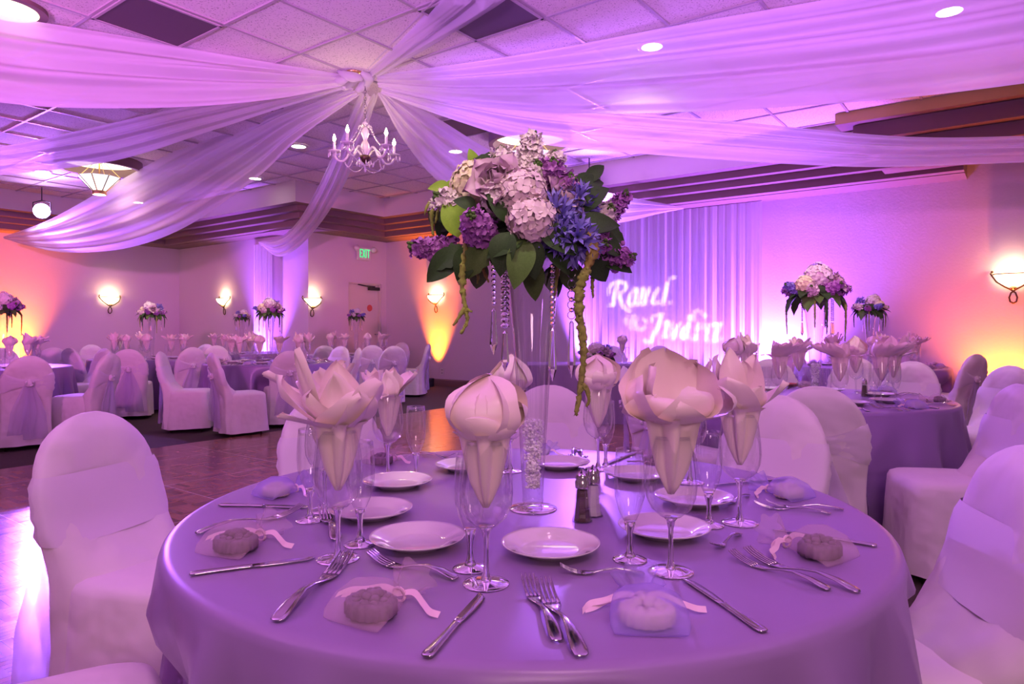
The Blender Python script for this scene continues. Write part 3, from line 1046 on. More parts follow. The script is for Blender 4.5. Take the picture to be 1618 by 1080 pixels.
def make_chair():
    t = thing('banquet_chair', '', 'chair')
    objs = {}
    for k, (me, par) in CM.items():
        objs[k] = link(k.split('.')[0], me, objs[par] if par else t)
    return t
CHAIR0 = make_chair()
CHAIRS = []
def chair(px, Y, face, label, group, first=[True], x=None):
    """px, Y: where the top of the backrest stands; face: point it looks at, or a direction"""
    if x is None:
        Y *= 1.037
    bx = ((px - 809) / F * Y) if x is None else x
    b_ = Vector((bx, Y, 0))
    d = Vector((face[0] - bx, face[1] - Y, 0)) if len(face) == 2 else Vector((face[0], face[1], 0))
    d.normalize()
    o = b_ + d * .30 * CS
    rz = atan2(-d.x, d.y)
    CHAIRS.append((o.copy(), d.copy()))
    if first[0]:
        first[0] = False
        CHAIR0.location, CHAIR0.rotation_euler = o, (0, 0, rz)
        CHAIR0['label'], CHAIR0['group'] = label, group
        return CHAIR0
    return dup(CHAIR0, o, rz, label, group)

# ================================================================== ROUND TABLES UNDER LAVENDER CLOTHS
R_T = .745
def cloth_mesh(cx, cy, seed, nf=15, flare=.075, n=192):
    rnd = random.Random(seed)
    ph = [rnd.uniform(0, 6.28) for _ in range(5)]
    mb = MB()
    rows = []
    R = R_T
    def ring(r, z, amp):
        row = []
        for k in range(n):
            a_ = 2 * pi * k / n
            w1 = nf * a_ + ph[0] + .9 * sin(2 * a_ + ph[1]) + .5 * sin(5 * a_ + ph[4])
            f = sin(w1)
            f = f * abs(f) ** -.25 if abs(f) > 1e-3 else 0
            f = .75 * f + .30 * sin(2.1 * w1 + ph[2])
            rr = r + amp * f
            row.append((rr * cos(a_), rr * sin(a_), z))
        rows.append(row)
    for r, z in ((.10, TZ), (.35, TZ), (.55, TZ), (.66, TZ), (R - .02, TZ), (R - .008, TZ - .002), (R - .001, TZ - .008), (R + .003, TZ - .02)):
        ring(r, z, 0)
    for i in range(1, 13):
        u = i / 12
        z = TZ - .02 - (TZ - .035) * u
        ring(R + .003 + flare * u ** .8 * .6, z, flare * .8 * min(1, u * 1.5) ** (.8 if flare > .08 else 1.1))
    mb.rings(rows, True, False)
    # the hanging cloth is pushed in where a chair seat stands against it
    for i, v in enumerate(mb.v):
        if v[2] > TZ - .09:
            continue
        p = Vector((v[0] + cx, v[1] + cy, 0))
        k_ = min(1, (TZ - .09 - v[2]) / .12)
        for o, d in CHAIRS:
            q = p - o
            if q.length > .6:
                continue
            f, sd = q.dot(d), abs(q.x * d.y - q.y * d.x)
            lim = .250 + .004 * sin(i * .7)
            if f < lim and f > -.4 and sd < .32:
                w_ = 1 if sd < .245 else (.32 - sd) / .075
                p += d * ((lim - f) * k_ * w_)
        mb.v[i] = (p.x - cx, p.y - cy, v[2])
    return mb.mesh('tablecloth', M['cloth'])

TABLES = {                              # centre on the floor, wording
    'near': (.035, 1.55, 'lavender satin cloth over the near round table with the tall bouquet'),
    'right': (1.748, 4.00, 'lavender cloth on the round table under the white hydrangea centrepiece'),
    'rightfar': (3.85, 7.33, 'lavender cloth on the far round table before the orange-lit wall'),
    'corner': (-5.44, 7.07, 'lavender cloth on the round table cut by the picture edge under the orange wall'),
    'yellow': (-4.93, 9.30, 'lavender cloth on the round table with the yellow-green lit bouquet'),
    'swag': (-2.90, 8.17, 'lavender cloth on the round table before the narrow violet wall drape'),
    'door': (-2.44, 10.75, 'lavender cloth on the round table in front of the door'),
    'behind': (-4.48, 11.30, 'lavender cloth on the round table hidden behind the table by the wall drape'),
}
T = {k: (v[0], v[1]) for k, v in TABLES.items()}

g = 'chairs around the near table'
chair(150, 1.85, T['near'], 'large covered chair with a broad sash beside the near table and dance floor', g)
chair(0, 0.95, (-.1, 1.50), 'covered chair whose seat corner peeks in below the large chair by the dance floor', g, x=-1.00)
chair(0, 1.36, (.1, 1.50), 'large covered chair cut by the picture edge, across the near table from the dance floor', g, x=1.015)
chair(1224, 2.32, T['near'], 'pale covered chair facing the camera behind the near table, beside a back-turned chair', g)
chair(868, 2.72, T['near'], 'covered chair facing the camera behind the tall glass vase', g)
chair(522, 2.42, T['near'], 'covered chair behind the near table, half hidden by the big open napkin', g)
g = 'chairs around the hydrangea table'
chair(1291, 2.70, T['right'], 'covered chair with its sashed back turned to us between the two front tables', g)
chair(990, 4.12, T['right'], 'covered chair in side view with a tulle tail, in front of the head table', g)
chair(1030, 3.28, T['right'], 'grey shaded chair back behind the bud napkin, beside the tulle-tailed chair', g)
chair(1046, 4.84, T['right'], 'pale rounded chair back just below the head table edge', g)
chair(1218, 5.12, T['right'], 'covered chair facing us behind the glass with the small red candle dish', g)
chair(1350, 5.40, T['right'], 'shaded covered chair behind the white hydrangea vase and the fanned napkins', g)
chair(1440, 4.72, T['right'], 'pale covered chair facing us behind the fanned napkins on the hydrangea table', g)
chair(1594, 4.18, T['right'], 'pale covered chair in front of the orange-lit wall at the hydrangea table', g)
chair(0, 2.90, (1.35, 3.02), 'covered chair turned sideways with its full white seat showing on dark carpet', g, x=2.14)
g = 'chairs around the far orange-wall table'
chair(1251, 8.15, T['rightfar'], 'covered chair between the backdrop curtain glow and the hydrangea vase', g)
chair(1540, 6.12, T['rightfar'], 'covered chair with lilac bow seen from behind, before the amber glow', g)
g = 'chairs at the head table'
chair(1043, 9.15, (2.02, 8.0), 'covered chair behind the head table under the projected second name', g)
chair(968, 8.95, (1.32, 8.0), 'covered chair behind the head table beside the low flower arrangement', g)
g = 'chairs on the far side of the dance floor'
chair(45, 5.70, T['corner'], 'covered chair with back bow, frontmost at the corner table under the orange wall', g)
chair(172, 6.30, (-4.7, 6.55), 'covered chair in side view with bow, next to the frontmost chair of the corner table', g)
chair(112, 8.00, T['yellow'], 'shaded covered chair back just beyond the edge of the corner table', g)
chair(145, 9.70, T['yellow'], 'pale covered chair facing us alone before the pink wall', g)
chair(163, 7.80, T['corner'], 'covered chair half hidden behind the side-view chair at the corner table', g)
chair(83, 8.15, T['corner'], 'pale covered chair facing us behind the napkins of the corner table', g)
chair(3, 8.15, T['corner'], 'dark covered chair behind the corner table against the orange glow', g)
chair(203, 7.60, T['yellow'], 'covered chair with bow, back to us, at the table of the yellow-green lit bouquet', g)
chair(256, 6.80, (-2.75, 7.25), 'covered chair in side view with a long tulle tail, between two tables', g)
chair(303, 8.35, T['yellow'], 'covered chair back between the tulle-tailed chair and the bow chair by the dance floor', g)
chair(338, 6.45, (-2.35, 7.15), 'covered chair with long hanging bow nearest the dance floor edge', g)
chair(342, 9.20, T['swag'], 'pale chair facing us behind the bow chair by the dance floor', g)
chair(457, 7.00, T['swag'], 'covered chair back at the table of the wall drape, above the big open napkin', g)
chair(514, 9.20, T['door'], 'dark rounded chair back beyond the edge of the wall drape table', g)
chair(537, 8.82, T['swag'], 'pale chair facing us at the edge of the wall drape table', g)
chair(565, 8.20, T['swag'], 'violet-lit chair in side view at the wall drape table', g)
chair(588, 9.40, T['door'], 'narrow violet-lit chair squeezed beside the side-view chair', g)
chair(622, 9.02, T['door'], 'violet chair back with sash before the door table', g)
chair(634, 11.25, T['door'], 'pink-lit chair facing us behind the door table', g)
chair(676, 10.35, T['door'], 'covered chair in side view right before the amber light column', g)
chair(325, 10.0, T['yellow'], 'pale chair top behind the yellow-green lit bouquet table, under the second sconce', g)

for sash_ in KIDS[CHAIR0.name]:
    if sash_.name.startswith('sash'):
        for ch in KIDS[sash_.name]:          # the bow of the large chair is tied to one side
            ch.location = (.115, .012, 0)
for i, (k, (x, y, lab)) in enumerate(TABLES.items()):
    tag(link('tablecloth', cloth_mesh(x, y, 3 + 8 * i, 19 if k == 'near' else 17, .088 if k == 'near' else .075), None, (x, y, 0)), lab, 'tablecloth', 'round lavender tablecloths')

# ================================================================== HEAD TABLE
hx0, hx1, hy0, hy1 = .18, 1.88, 7.49, 8.20
mb = MB()
def rr(x0, x1, y0, y1, z, amp=0.0, n=40):
    pts = []
    for (xa, ya), (xb, yb) in (((x0, y0), (x1, y0)), ((x1, y0), (x1, y1)), ((x1, y1), (x0, y1)), ((x0, y1), (x0, y0))):
        for i in range(n):
            u = i / n
            nx, ny = (yb - ya), -(xb - xa)
            L = sqrt(nx * nx + ny * ny)
            f = amp * (sin(u * L * 26) + .6 * sin(u * L * 43 + 1))
            pts.append((xa + (xb - xa) * u + nx / L * f, ya + (yb - ya) * u + ny / L * f, z))
    return pts
mb.rings([rr(hx0, hx1, hy0, hy1, z, a_) for z, a_ in ((TZ, 0), (TZ - .015, .0), (.50, .006), (.28, .012), (.012, .016))], True, False)
tag(mb.build('tablecloth', M['cloth']), 'plain lavender cloth boxed over the long head table before the curtain', 'tablecloth')

# ================================================================== TABLEWARE
def glass_meshes():
    out = {}
    # wine glass
    out['wb'] = MB().lathe([(.004, .089), (.018, .0925), (.033, .106), (.0405, .124), (.0425, .143), (.0415, .165), (.038, .192), (.0345, .222), (.0336, .2265), (.0326, .2262), (.0335, .220)], 36).mesh('bowl', M['thin'])
    out['ws'] = MB().lathe([(.012, .0905), (.007, .084), (.0042, .07), (.0038, .045), (.0045, .020), (.008, .008), (.009, .0055)], 18, cap0=True, cap1=True).mesh('stem', M['solid'])
    out['wf'] = MB().lathe([(.0, .0065), (.012, .0055), (.028, .003), (.036, .002), (.037, .001), (.036, .0002), (.0, .0002)], 36).mesh('foot', M['solid'])
    # champagne flute
    out['fb'] = MB().lathe([(.004, .064), (.012, .070), (.020, .088), (.0255, .110), (.0268, .130), (.0262, .155), (.0245, .180), (.0238, .192), (.0230, .1918), (.0237, .180)], 30).mesh('bowl', M['thin'])
    out['fs'] = MB().lathe([(.010, .067), (.0085, .058), (.005, .046), (.0045, .030), (.006, .015), (.011, .0075)], 16, cap0=True, cap1=True).mesh('stem', M['solid'])
    out['ff'] = MB().lathe([(.0, .0085), (.011, .0075), (.024, .0035), (.029, .002), (.030, .001), (.029, .0002), (0, .0002)], 30).mesh('foot', M['solid'])
    return out
GM = glass_meshes()
def glass_thing(kind, label, loc, group):
    t = thing('wine_glass' if kind == 'w' else 'champagne_flute', label, 'wine glass' if kind == 'w' else 'champagne glass', loc, 0, group)
    link('bowl', GM[kind + 'b'], t); link('stem', GM[kind + 's'], t); link('foot', GM[kind + 'f'], t)
    return t

def petal(mb, th, prof, wmax, cup, seed, nu=10, nv=7, twist=0.0, wbase=.5, tipfold=0.0):
    """prof: list of (r, z) along the petal; grows in direction th"""
    rnd = random.Random(seed)
    ph = rnd.uniform(0, 6.28)
    line = smooth_line([Vector((r, 0, z)) for r, z in prof], nu)
    rows = []
    for i, c in enumerate(line):
        u = i / (nu - 1)
        w_ = wmax * (wbase * (1 - u) + 1.9 * u ** .9 * (1 - u) ** .75 + .02)
        row = []
        for j in range(nv):
            v = j / (nv - 1) * 2 - 1
            x, y, z = c.x - cup * abs(v) ** 2 * (1 - .3 * u), w_ * v, c.z + cup * .5 * v * v
            x += .003 * sin(5 * v + ph + 3 * u); z += .004 * sin(4 * u + ph + 2 * v) * u
            a_ = th + twist * u
            row.append((x * cos(a_) - y * sin(a_), x * sin(a_) + y * cos(a_), z))
        rows.append(row)
    mb.grid(rows)

LOOSE = {9.9: [(2.5, .056, .338, .056), (1.55, .048, .345, .052), (.55, .058, .332, .048), (-.15, .086, .284, .036), (3.35, .062, .305, .050), (4.15, .058, .276, .050), (5.25, .052, .290, .046), (2.9, .034, .320, .040)],
         1.4: [(3.3, .105, .330, .032), (2.85, .085, .362, .030), (3.75, .072, .368, .024), (1.6, .045, .355, .034), (.3, .078, .345, .050), (-.25, .085, .318, .044), (-.95, .078, .292, .044), (3.9, .105, .262, .036), (4.1, .072, .305, .032), (4.9, .045, .325, .028)],
         1.4 + 3.4: [(3.14, .092, .325, .040), (2.7, .055, .350, .028), (1.9, .036, .372, .032), (.55, .055, .362, .028), (-.1, .092, .298, .032), (-1.2, .055, .285, .036), (4.0, .075, .300, .044), (1.2, .050, .335, .034)]}
def napkin_mesh(kind, seed):
    rnd = random.Random(seed)
    mb = MB()
    n = 40
    rows = []
    for r, z in ((.004, .120), (.010, .133), (.020, .160), (.0275, .195), (.0315, .222), (.0335, .232), (.042, .240)):
        rows.append([(r * (1 + .24 * sin(5 * 2 * pi * k / n + seed) + .07 * sin(11 * 2 * pi * k / n)) * cos(2 * pi * k / n), r * (1 + .24 * sin(5 * 2 * pi * k / n + seed) + .07 * sin(11 * 2 * pi * k / n)) * sin(2 * pi * k / n), z) for k in range(n)])
    mb.rings(rows, True, False)
    if kind == 'bud':
        mb.lathe([(.030, .234), (.043, .256), (.042, .284), (.030, .308), (.010, .322), (.001, .324)], 24)
        # low collar wrapped round the rim, then closing petals
        rows = []
        for i, (r, z) in enumerate(((.034, .229), (.044, .238), (.051, .252), (.0535, .268), (.051, .270), (.046, .256))):
            rows.append([(r * cos(a_) , r * sin(a_), z + (.010 * sin(a_ + seed) + .006 * sin(3 * a_)) * i / 4) for a_ in [2 * pi * k / n for k in range(n)]])
        mb.rings(rows, False, False)
        for k in range(4):
            petal(mb, seed + k * pi / 2 + rnd.uniform(-.2, .2), [(.038, .236), (.049, .256), (.046, .284), (.032, .310), (.010, .336)], .047, .018, seed * 9 + k, wbase=1.0)
        for k in range(3):
            petal(mb, seed + .6 + k * 2.1, [(.028, .240), (.038, .262), (.036, .285), (.024, .305), (.012, .312)], .034, .010, seed * 7 + k, wbase=.8)
        petal(mb, seed + 3.6, [(.044, .242), (.060, .258), (.062, .276), (.056, .287), (.046, .288)], .030, .006, seed, wbase=.9)
    elif kind == 'star' and seed in LOOSE:
        for th, tr, tz, wd in LOOSE[seed]:
            petal(mb, th, [(.026, .230), (.026 + (tr - .026) * .42, .232 + (tz - .23) * .28), (.026 + (tr - .026) * .80, .232 + (tz - .23) * .66), (tr, tz)] if seed != 9.9 else [(.030, .230), (tr * .92, .246), (tr * 1.06, .250 + (tz - .25) * .5), (tr * .88, tz)], wd, .012, seed * 5 + th, twist=rnd.uniform(-.2, .2), wbase=1.0, nu=12)
    elif kind == 'star':
        for k in range(6):
            L = rnd.uniform(.9, 1.15)
            petal(mb, seed + k * 1.047 + rnd.uniform(-.15, .15), [(.030, .232), (.052 * L, .250), (.078 * L, .268), (.098 * L, .282 + rnd.uniform(-.015, .02)), (.112 * L, .292 + rnd.uniform(-.03, .035))], .033, .014, seed * 5 + k, twist=rnd.uniform(-.15, .15), wbase=.9)
        for k in range(5):
            L = rnd.uniform(.85, 1.15)
            petal(mb, seed + .5 + k * 1.257, [(.022, .235), (.034, .260), (.046, .282), (.056, .304 * L ** .3), (.066, .322 * L ** .3)], .030, .014, seed * 6 + k, wbase=.9)
    else:   # 'fan': petals thrown to one side
        for k in range(7):
            f = -1.35 + 2.7 * k / 6
            L = 1.08 - .28 * abs(f)
            petal(mb, seed + f, [(.026, .234), (.052 * L, .256), (.090 * L, .278), (.118 * L, .296), (.138 * L, .318)], .032, .012, seed * 3 + k, twist=rnd.uniform(-.1, .1), wbase=.9)
        for k in range(3):
            petal(mb, seed + 2.2 + k * .95, [(.026, .234), (.036, .262), (.040, .292), (.036, .318)], .032, .012, seed * 4 + k, wbase=.9)
        petal(mb, seed + 3.1, [(.036, .236), (.058, .246), (.076, .246), (.092, .240)], .026, .006, seed, wbase=.9)
    for i, v in enumerate(mb.v):
        if v[2] > .236:
            k_ = min(1, (v[2] - .236) / .05)
            q = noise.noise_vector(Vector(v) * 16 + Vector((seed * 3, 0, 0))) * .013 * k_
            f_ = .90 if kind == 'bud' else .88
            mb.v[i] = (v[0] + q.x, v[1] + q.y, .236 + (v[2] - .236) * f_ + q.z)
    return mb.mesh('napkin', M['napkin'])
NAP = {}
for kd in ('bud', 'star', 'fan'):
    for s_ in range(3):
        NAP[kd, s_] = napkin_mesh(kd, round(1 + s_ * 1.7 + (0 if kd == 'bud' else .4), 3))
NAP['cup', 0] = napkin_mesh('star', 9.9)
def napkin(kind, var, label, loc, rz, group, scale=1.0):
    o = tag(link('napkin', NAP[kind, var], None, loc, rz), label, 'napkin', group)
    if scale != 1:
        o.scale = (scale, scale, 1 + (scale - 1) * .6)
    return o

PLM = MB().lathe([(0, .006), (.048, .006), (.056, .0075), (.064, .013), (.084, .0185), (.088, .0205), (.0885, .0195), (.084, .016), (.062, .009), (.052, .001), (.048, .0), (.046, .002), (0, .003)], 64).mesh('bread_plate', M['plate'])
def plate(label, loc, group, s=1.0):
    o = tag(link('bread_plate', PLM, None, loc), label, 'plate', group)
    o.scale = (s, s, s)
    return o

def fork_meshes(L, W, name):
    """fork along +Y, tines forward; lying on its heel and tine tips up"""
    def zc(u):
        return .002 + .010 * sin(pi * min(1, u / .62)) ** 1.2 * (1 if u < .62 else 0) + (0 if u < .62 else .015 * ((u - .70) / .30) ** 2 * (1 if u > .70 else 0)) + .001
    mb = MB()
    rows = []
    for u, hw, th in ((0, .0045, .0020), (.015, .0082, .0026), (.06, .0098, .0030), (.18, .0080, .0030), (.34, .0046, .0030), (.48, .0032, .0032), (.58, .0036, .0030), (.64, .0075, .0022), (.69, W * .92, .0018), (.74, W, .0016)):
        y, z = (u - .5) * L, zc(u)
        row = []
        for k in range(10):
            x, q = sup(k, 10, 2.6)
            row.append((x * hw, y, z + q * th * .5 + (.0006 if abs(x) < .3 and q > 0 and u < .3 else 0)))
        rows.append(row)
    mb.rings(rows)
    hn = mb.mesh('handle', M['steel'])
    mb = MB()
    for t_ in range(4):
        cx = (-1.5 + t_) * W * .53
        rows = []
        for u in (.735, .80, .87, .94, .99, 1.0):
            hw = W * .17 * (1 if u < .95 else .5)
            y, z = (u - .5) * L, zc(u)
            rows.append([(cx + sx * hw, y, z + sz * .0008) for sx, sz in ((-1, -1), (1, -1), (1, 1), (-1, 1))])
        mb.rings(rows)
    return hn, mb.mesh('tines', M['steel'])
FKM = {'dinner_fork': (*fork_meshes(.195, .0115, 'd'), .195), 'dessert_fork': (*fork_meshes(.160, .0105, 's'), .160)}
def knife_meshes():
    L = .225
    mb = MB()
    rows = []
    for u, hw, th in ((0, .0050, .003), (.012, .0085, .0048), (.05, .0100, .0060), (.2, .0085, .0058), (.36, .0070, .0054), (.46, .0066, .0058), (.475, .0078, .0062), (.485, .0060, .0050)):
        rows.append([(x * hw, (u - .5) * L, .0034 + q * th * .5) for x, q in (sup(k, 12, 2.4) for k in range(12))])
    mb.rings(rows)
    hn = mb.mesh('handle', M['steel'])
    mb = MB()
    rows = []
    for u, l, r in ((.48, .0065, .0060), (.56, .0075, .0090), (.70, .0075, .0105), (.84, .0075, .0105), (.93, .0075, .0085), (.98, .0078, .0010), (1.0, .0075, -.0050)):
        y = (u - .5) * L
        rows.append([(-l, y, .0030), (r * .4, y, .0026), (r, y, .0030), (r * .4, y, .0036), (-l, y, .0046)])
    mb.rings(rows)
    return hn, mb.mesh('blade', M['steel']), L
KNM = knife_meshes()
def cutlery(kind, label, head, tail, group, z=TZ, fixed=None):
    """lies with its head (tines, blade tip) at head and its handle end at tail (world points)"""
    h, e = Vector(head), Vector(tail)
    d = h - e
    src, parts = (KNM, ('handle', 'blade')) if kind == 'dinner_knife' else (FKM[kind], ('handle', 'tines'))
    t = thing(kind, label, 'knife' if 'knife' in kind else 'fork', ((h.x + e.x) / 2, (h.y + e.y) / 2, z + .0005), atan2(-d.x, d.y), group)
    s = 1.0 if fixed else max(.80, min(1.25, d.length / src[2]))
    t.scale = (s, s, s)
    for me, nm_ in zip(src[:2], parts):
        link(nm_, me, t)
    return t

def bag_meshes():
    out = {}
    rows = []
    n = 28
    for y, hx, hz, rp in ((-.066, .046, .003, 0), (-.060, .050, .010, 0), (-.045, .050, .019, .0), (-.02, .046, .0235, .02), (.0, .036, .021, .05), (.018, .020, .014, .10), (.030, .0085, .0075, .05), (.036, .0085, .0075, .05), (.046, .018, .012, .16), (.060, .028, .019, .22), (.070, .033, .022, .25)):
        row = []
        for k in range(n):
            x, q = sup(k, n, 2.3)
            f = 1 + rp * sin(6 * 2 * pi * k / n + y * 40)
            row.append((x * hx * f, y, max(.0012, hz + .0012 + q * hz * f)))
        rows.append(row)
    for c in ('ivory', 'violet'):
        out['pouch_' + c] = MB().rings(rows, True, False).mesh('pouch', M['pouch_' + c])
    mb = MB()
    rows = []
    for z, s in ((.003, .92), (.005, 1), (.020, 1), (.0235, .93), (.0245, .80)):
        row = []
        for k in range(72):
            a_ = 2 * pi * k / 72
            r = .031 * s * (1 + .05 * cos(18 * a_)) * (1 - .20 * max(0, cos(a_ - pi / 2)) ** 6 * 1.2)
            row.append((r * cos(a_) * 1.15, -.025 + r * sin(a_), z))
        rows.append(row)
    mb.rings(rows)
    for k in range(7):
        a_ = k * 2.4
        r = .004 + .0022 * k
        mb.ball((r * cos(a_), -.025 + r * sin(a_), .030 - .0006 * k), .0075, 8, sq=(1, 1, .8))
    for k in range(9):
        a_ = 2 * pi * k / 9
        mb.ball((.021 * cos(a_), -.025 + .019 * sin(a_), .0245), .007, 6, sq=(1, 1, .6))
    out['soap_dark'] = mb.mesh('soap', M['soap_dark'])
    out['soap_cream'] = mb.mesh('soap', M['soap_cream'])
    def strip(path, wd):
        p = smooth_line([Vector(q) for q in path], 16)
        return [[q + Vector((0, 0, 1)) * wd * s_ * .5 + Vector((0, wd * s_ * .6, 0)) for s_ in (-1, 1)] for q in p]
    out['rib_a'] = MB().grid(strip([(0, .033, .010), (-.025, .030, .016), (-.050, .018, .012), (-.072, .012, .009), (-.082, -.004, .005)], .006)).grid(strip([(0, .033, .010), (-.02, .036, .012), (-.045, .028, .008), (-.066, .010, .005), (-.078, .004, .004)], .006)).mesh('ribbon', M['ribbon'])
    out['rib_b'] = MB().grid(strip([(0, .033, .010), (.025, .034, .016), (.050, .022, .010), (.070, .010, .007), (.084, .012, .005)], .006)).mesh('ribbon', M['ribbon'])
    ring_ = [(.0105 * cos(u), .033, .0085 + .0095 * sin(u)) for u in [2 * pi * i / 14 for i in range(15)]]
    out['tie'] = MB().tube(ring_, .0022, 6).mesh('tie', M['ribbon'])
    return out
BGM = bag_meshes()
def favor(color, label, body, neck, group, z=TZ, s=1.0):
    d = Vector(neck) - Vector(body)
    t = thing('favor_bag', label, 'favor bag', (body[0], body[1], z + .0004), atan2(-d.x, d.y), group)
    t.scale = (s, s, s)
    link('pouch', BGM['pouch_' + color], t)
    link('soap', BGM['soap_dark' if color == 'ivory' else 'soap_cream'], t)
    link('tie', BGM['tie'], t)
    link('ribbon', BGM['rib_a'], t); link('ribbon', BGM['rib_b'], t)
    return t

# ------------------------------------------------------------------ the near table, seat by seat
g = 'wine glasses on the near table'
WG = [((534, 883), 'star', 0, 0.0, 1.0, 'big open napkin flower, largest on the near table, beside the dance floor', 'tall wine glass holding the largest open napkin, nearest the dance floor'),
      ((513, 806), 'star', 1, 1.2, 1.0, 'spiky open napkin just behind the largest napkin flower', 'wine glass behind the one with the largest napkin'),
      ((613, 752), 'fan', 0, .2, .85, 'napkin with rounded upright petals in the glass next to an empty flute by the parquet', 'wine glass next to the lone flute in front of the glowing parquet'),
      ((768, 922), 'bud', 0, 2.0, 1.0, 'closed rosebud napkin in the frontmost wine glass', 'frontmost wine glass, between the two front plates'),
      ((1060, 903), 'cup', 0, 0.0, 1.12, 'wide rosebud napkin with warm glow inside, beside the shakers', 'wine glass in front of the scalloped row, with the wide rosebud napkin'),
      ((1169, 826), 'star', 2, 0.0, 1.0, 'spiky lily-shaped napkin before the pale chair', 'wine glass under the spiky lily napkin before the pale chair'),
      ((945, 741), 'bud', 2, 3.2, 1.0, 'bud napkin under the long hanging green tassel', 'wine glass under the tip of the long green tassel'),
      ((1090, 762), 'star', 1, 3.9, .95, 'pointed napkin standing behind the wide rosebud napkin', 'wine glass behind the wide rosebud napkin'),
      ((806, 744), 'bud', 1, 1.0, .95, 'folded napkin behind the frontmost rosebud, next to the vase', 'wine glass hidden behind the frontmost rosebud napkin, by the vase')]
for pxy, kd, var, rz, sc, nl, gl_ in WG:
    p = on(*pxy)
    glass_thing('w', gl_, p, g)
    napkin(kd, var, nl, p, rz, 'napkins on the near table', sc)
g = 'champagne flutes on the near table'
for pxy, lab in (((569, 860), 'empty champagne flute beside the largest napkin glass'),
                 ((657, 754), 'empty champagne flute before the glowing parquet reflection'),
                 ((743, 898), 'champagne flute tucked behind the frontmost wine glass'),
                 ((995, 884), 'champagne flute standing alone beside the salt and pepper shakers'),
                 ((1120, 830), 'champagne flute beside the lily napkin glass'),
                 ((957, 738), 'champagne flute in front of the bud napkin under the green tassel'),
                 ((783, 747), 'champagne flute almost hidden behind the frontmost rosebud napkin'),
                 ((490, 822), 'champagne flute behind the largest napkin at the dance floor side')):
    glass_thing('f', lab, on(*pxy), g)
g = 'bread plates on the near table'
for pxy, lab in (((660, 861), 'white plate behind the dessert fork, left of the frontmost glass'),
                 ((870, 872), 'white plate nearest the camera, reflecting violet light'),
                 ((1049, 844), 'white plate behind the lone flute beside the shakers'),
                 ((1096, 795), 'white plate in front of the lily napkin glass, behind the wide rosebud'),
                 ((586, 815), 'white plate crossed by the flute stem near the largest napkin glass'),
                 ((628, 768), 'white plate in front of the flute by the glowing parquet'),
                 ((884, 738), 'white plate right behind the vase, before the tines of two forks'),
                 ((737, 742), 'white plate half hidden by the frontmost rosebud napkin'),
                 ((1006, 756), 'white plate seen through the lone flute, behind the shakers')):
    plate(lab, on(*pxy), g)
g = 'dinner knives on the near table'
for h, e, lab in (((764, 941), (673, 1041), 'dinner knife pointing at the frontmost wine glass foot'),
                  ((498, 884), (299, 909), 'dinner knife running from the cloth edge to the largest napkin glass'),
                  ((492, 803), (346, 799), 'dinner knife farthest along the dance floor side of the table'),
                  ((1083, 917), (1208, 1001), 'dinner knife slanting toward the cream soap bag'),
                  ((1222, 838), (1386, 864), 'dinner knife behind the dark soap bag before the covered armless chair'),
                  ((1127, 767), (1243, 757), 'dinner knife in front of the pale chair at the far table edge'),
                  ((958, 734), (1004, 716), 'dinner knife by the flute under the green tassel')):
    cutlery('dinner_knife', lab, on(*h), on(*e), g)
g = 'dinner forks on the near table'
for h, e, lab in (((833, 924), (882, 1016), 'inner dinner fork of the pair nearest the camera'),
                  ((858, 932), (920, 1041), 'outer dinner fork of the pair nearest the camera, overlapping its mate'),
                  ((548, 889), (436, 985), 'upper dinner fork of the crossed pair by the largest napkin glass'),
                  ((536, 897), (452, 963), 'lower dinner fork of the crossed pair by the largest napkin glass'),
                  ((477, 811), (309, 845), 'dinner fork half covered by the dark soap bag near the dance floor'),
                  ((1156, 883), (1311, 934), 'nearer dinner fork of the pair in front of the dark soap bag'),
                  ((1180, 880), (1358, 938), 'longer dinner fork of the pair in front of the dark soap bag'),
                  ((1198, 802), (1306, 812), 'dinner fork behind the dark soap bag, nearer of two'),
                  ((1210, 800), (1333, 806), 'dinner fork behind the dark soap bag, farther of two'),
                  ((903, 727), (908, 709), 'dinner fork pointing at the plate behind the vase, first of two'),
                  ((924, 729), (916, 711), 'dinner fork pointing at the plate behind the vase, second of two'),
                  ((712, 723), (660, 717), 'dinner fork on the far side by the glowing parquet, upper of two'),
                  ((722, 729), (672, 721), 'dinner fork on the far side by the glowing parquet, lower of two')):
    cutlery('dinner_fork', lab, on(*h), on(*e), g)
g = 'dessert forks on the near table'
for h, e, lab in (((585, 888), (722, 917), 'dessert fork lying between the plate and the frontmost dark soap bag'),
                  ((1130, 869), (1167, 846), 'small dessert fork alone between the plate and the pair of forks'),
                  ((885, 906), (1018, 908), 'dessert fork under the rim of the nearest plate'),
                  ((511, 812), (532, 856), 'dessert fork standing beside the stem of the largest napkin glass'),
                  ((1152, 797), (1178, 785), 'dessert fork at the rim of the plate by the lily napkin glass')):
    cutlery('dessert_fork', lab, on(*h), on(*e), g)
g = 'favor bags on the near table'
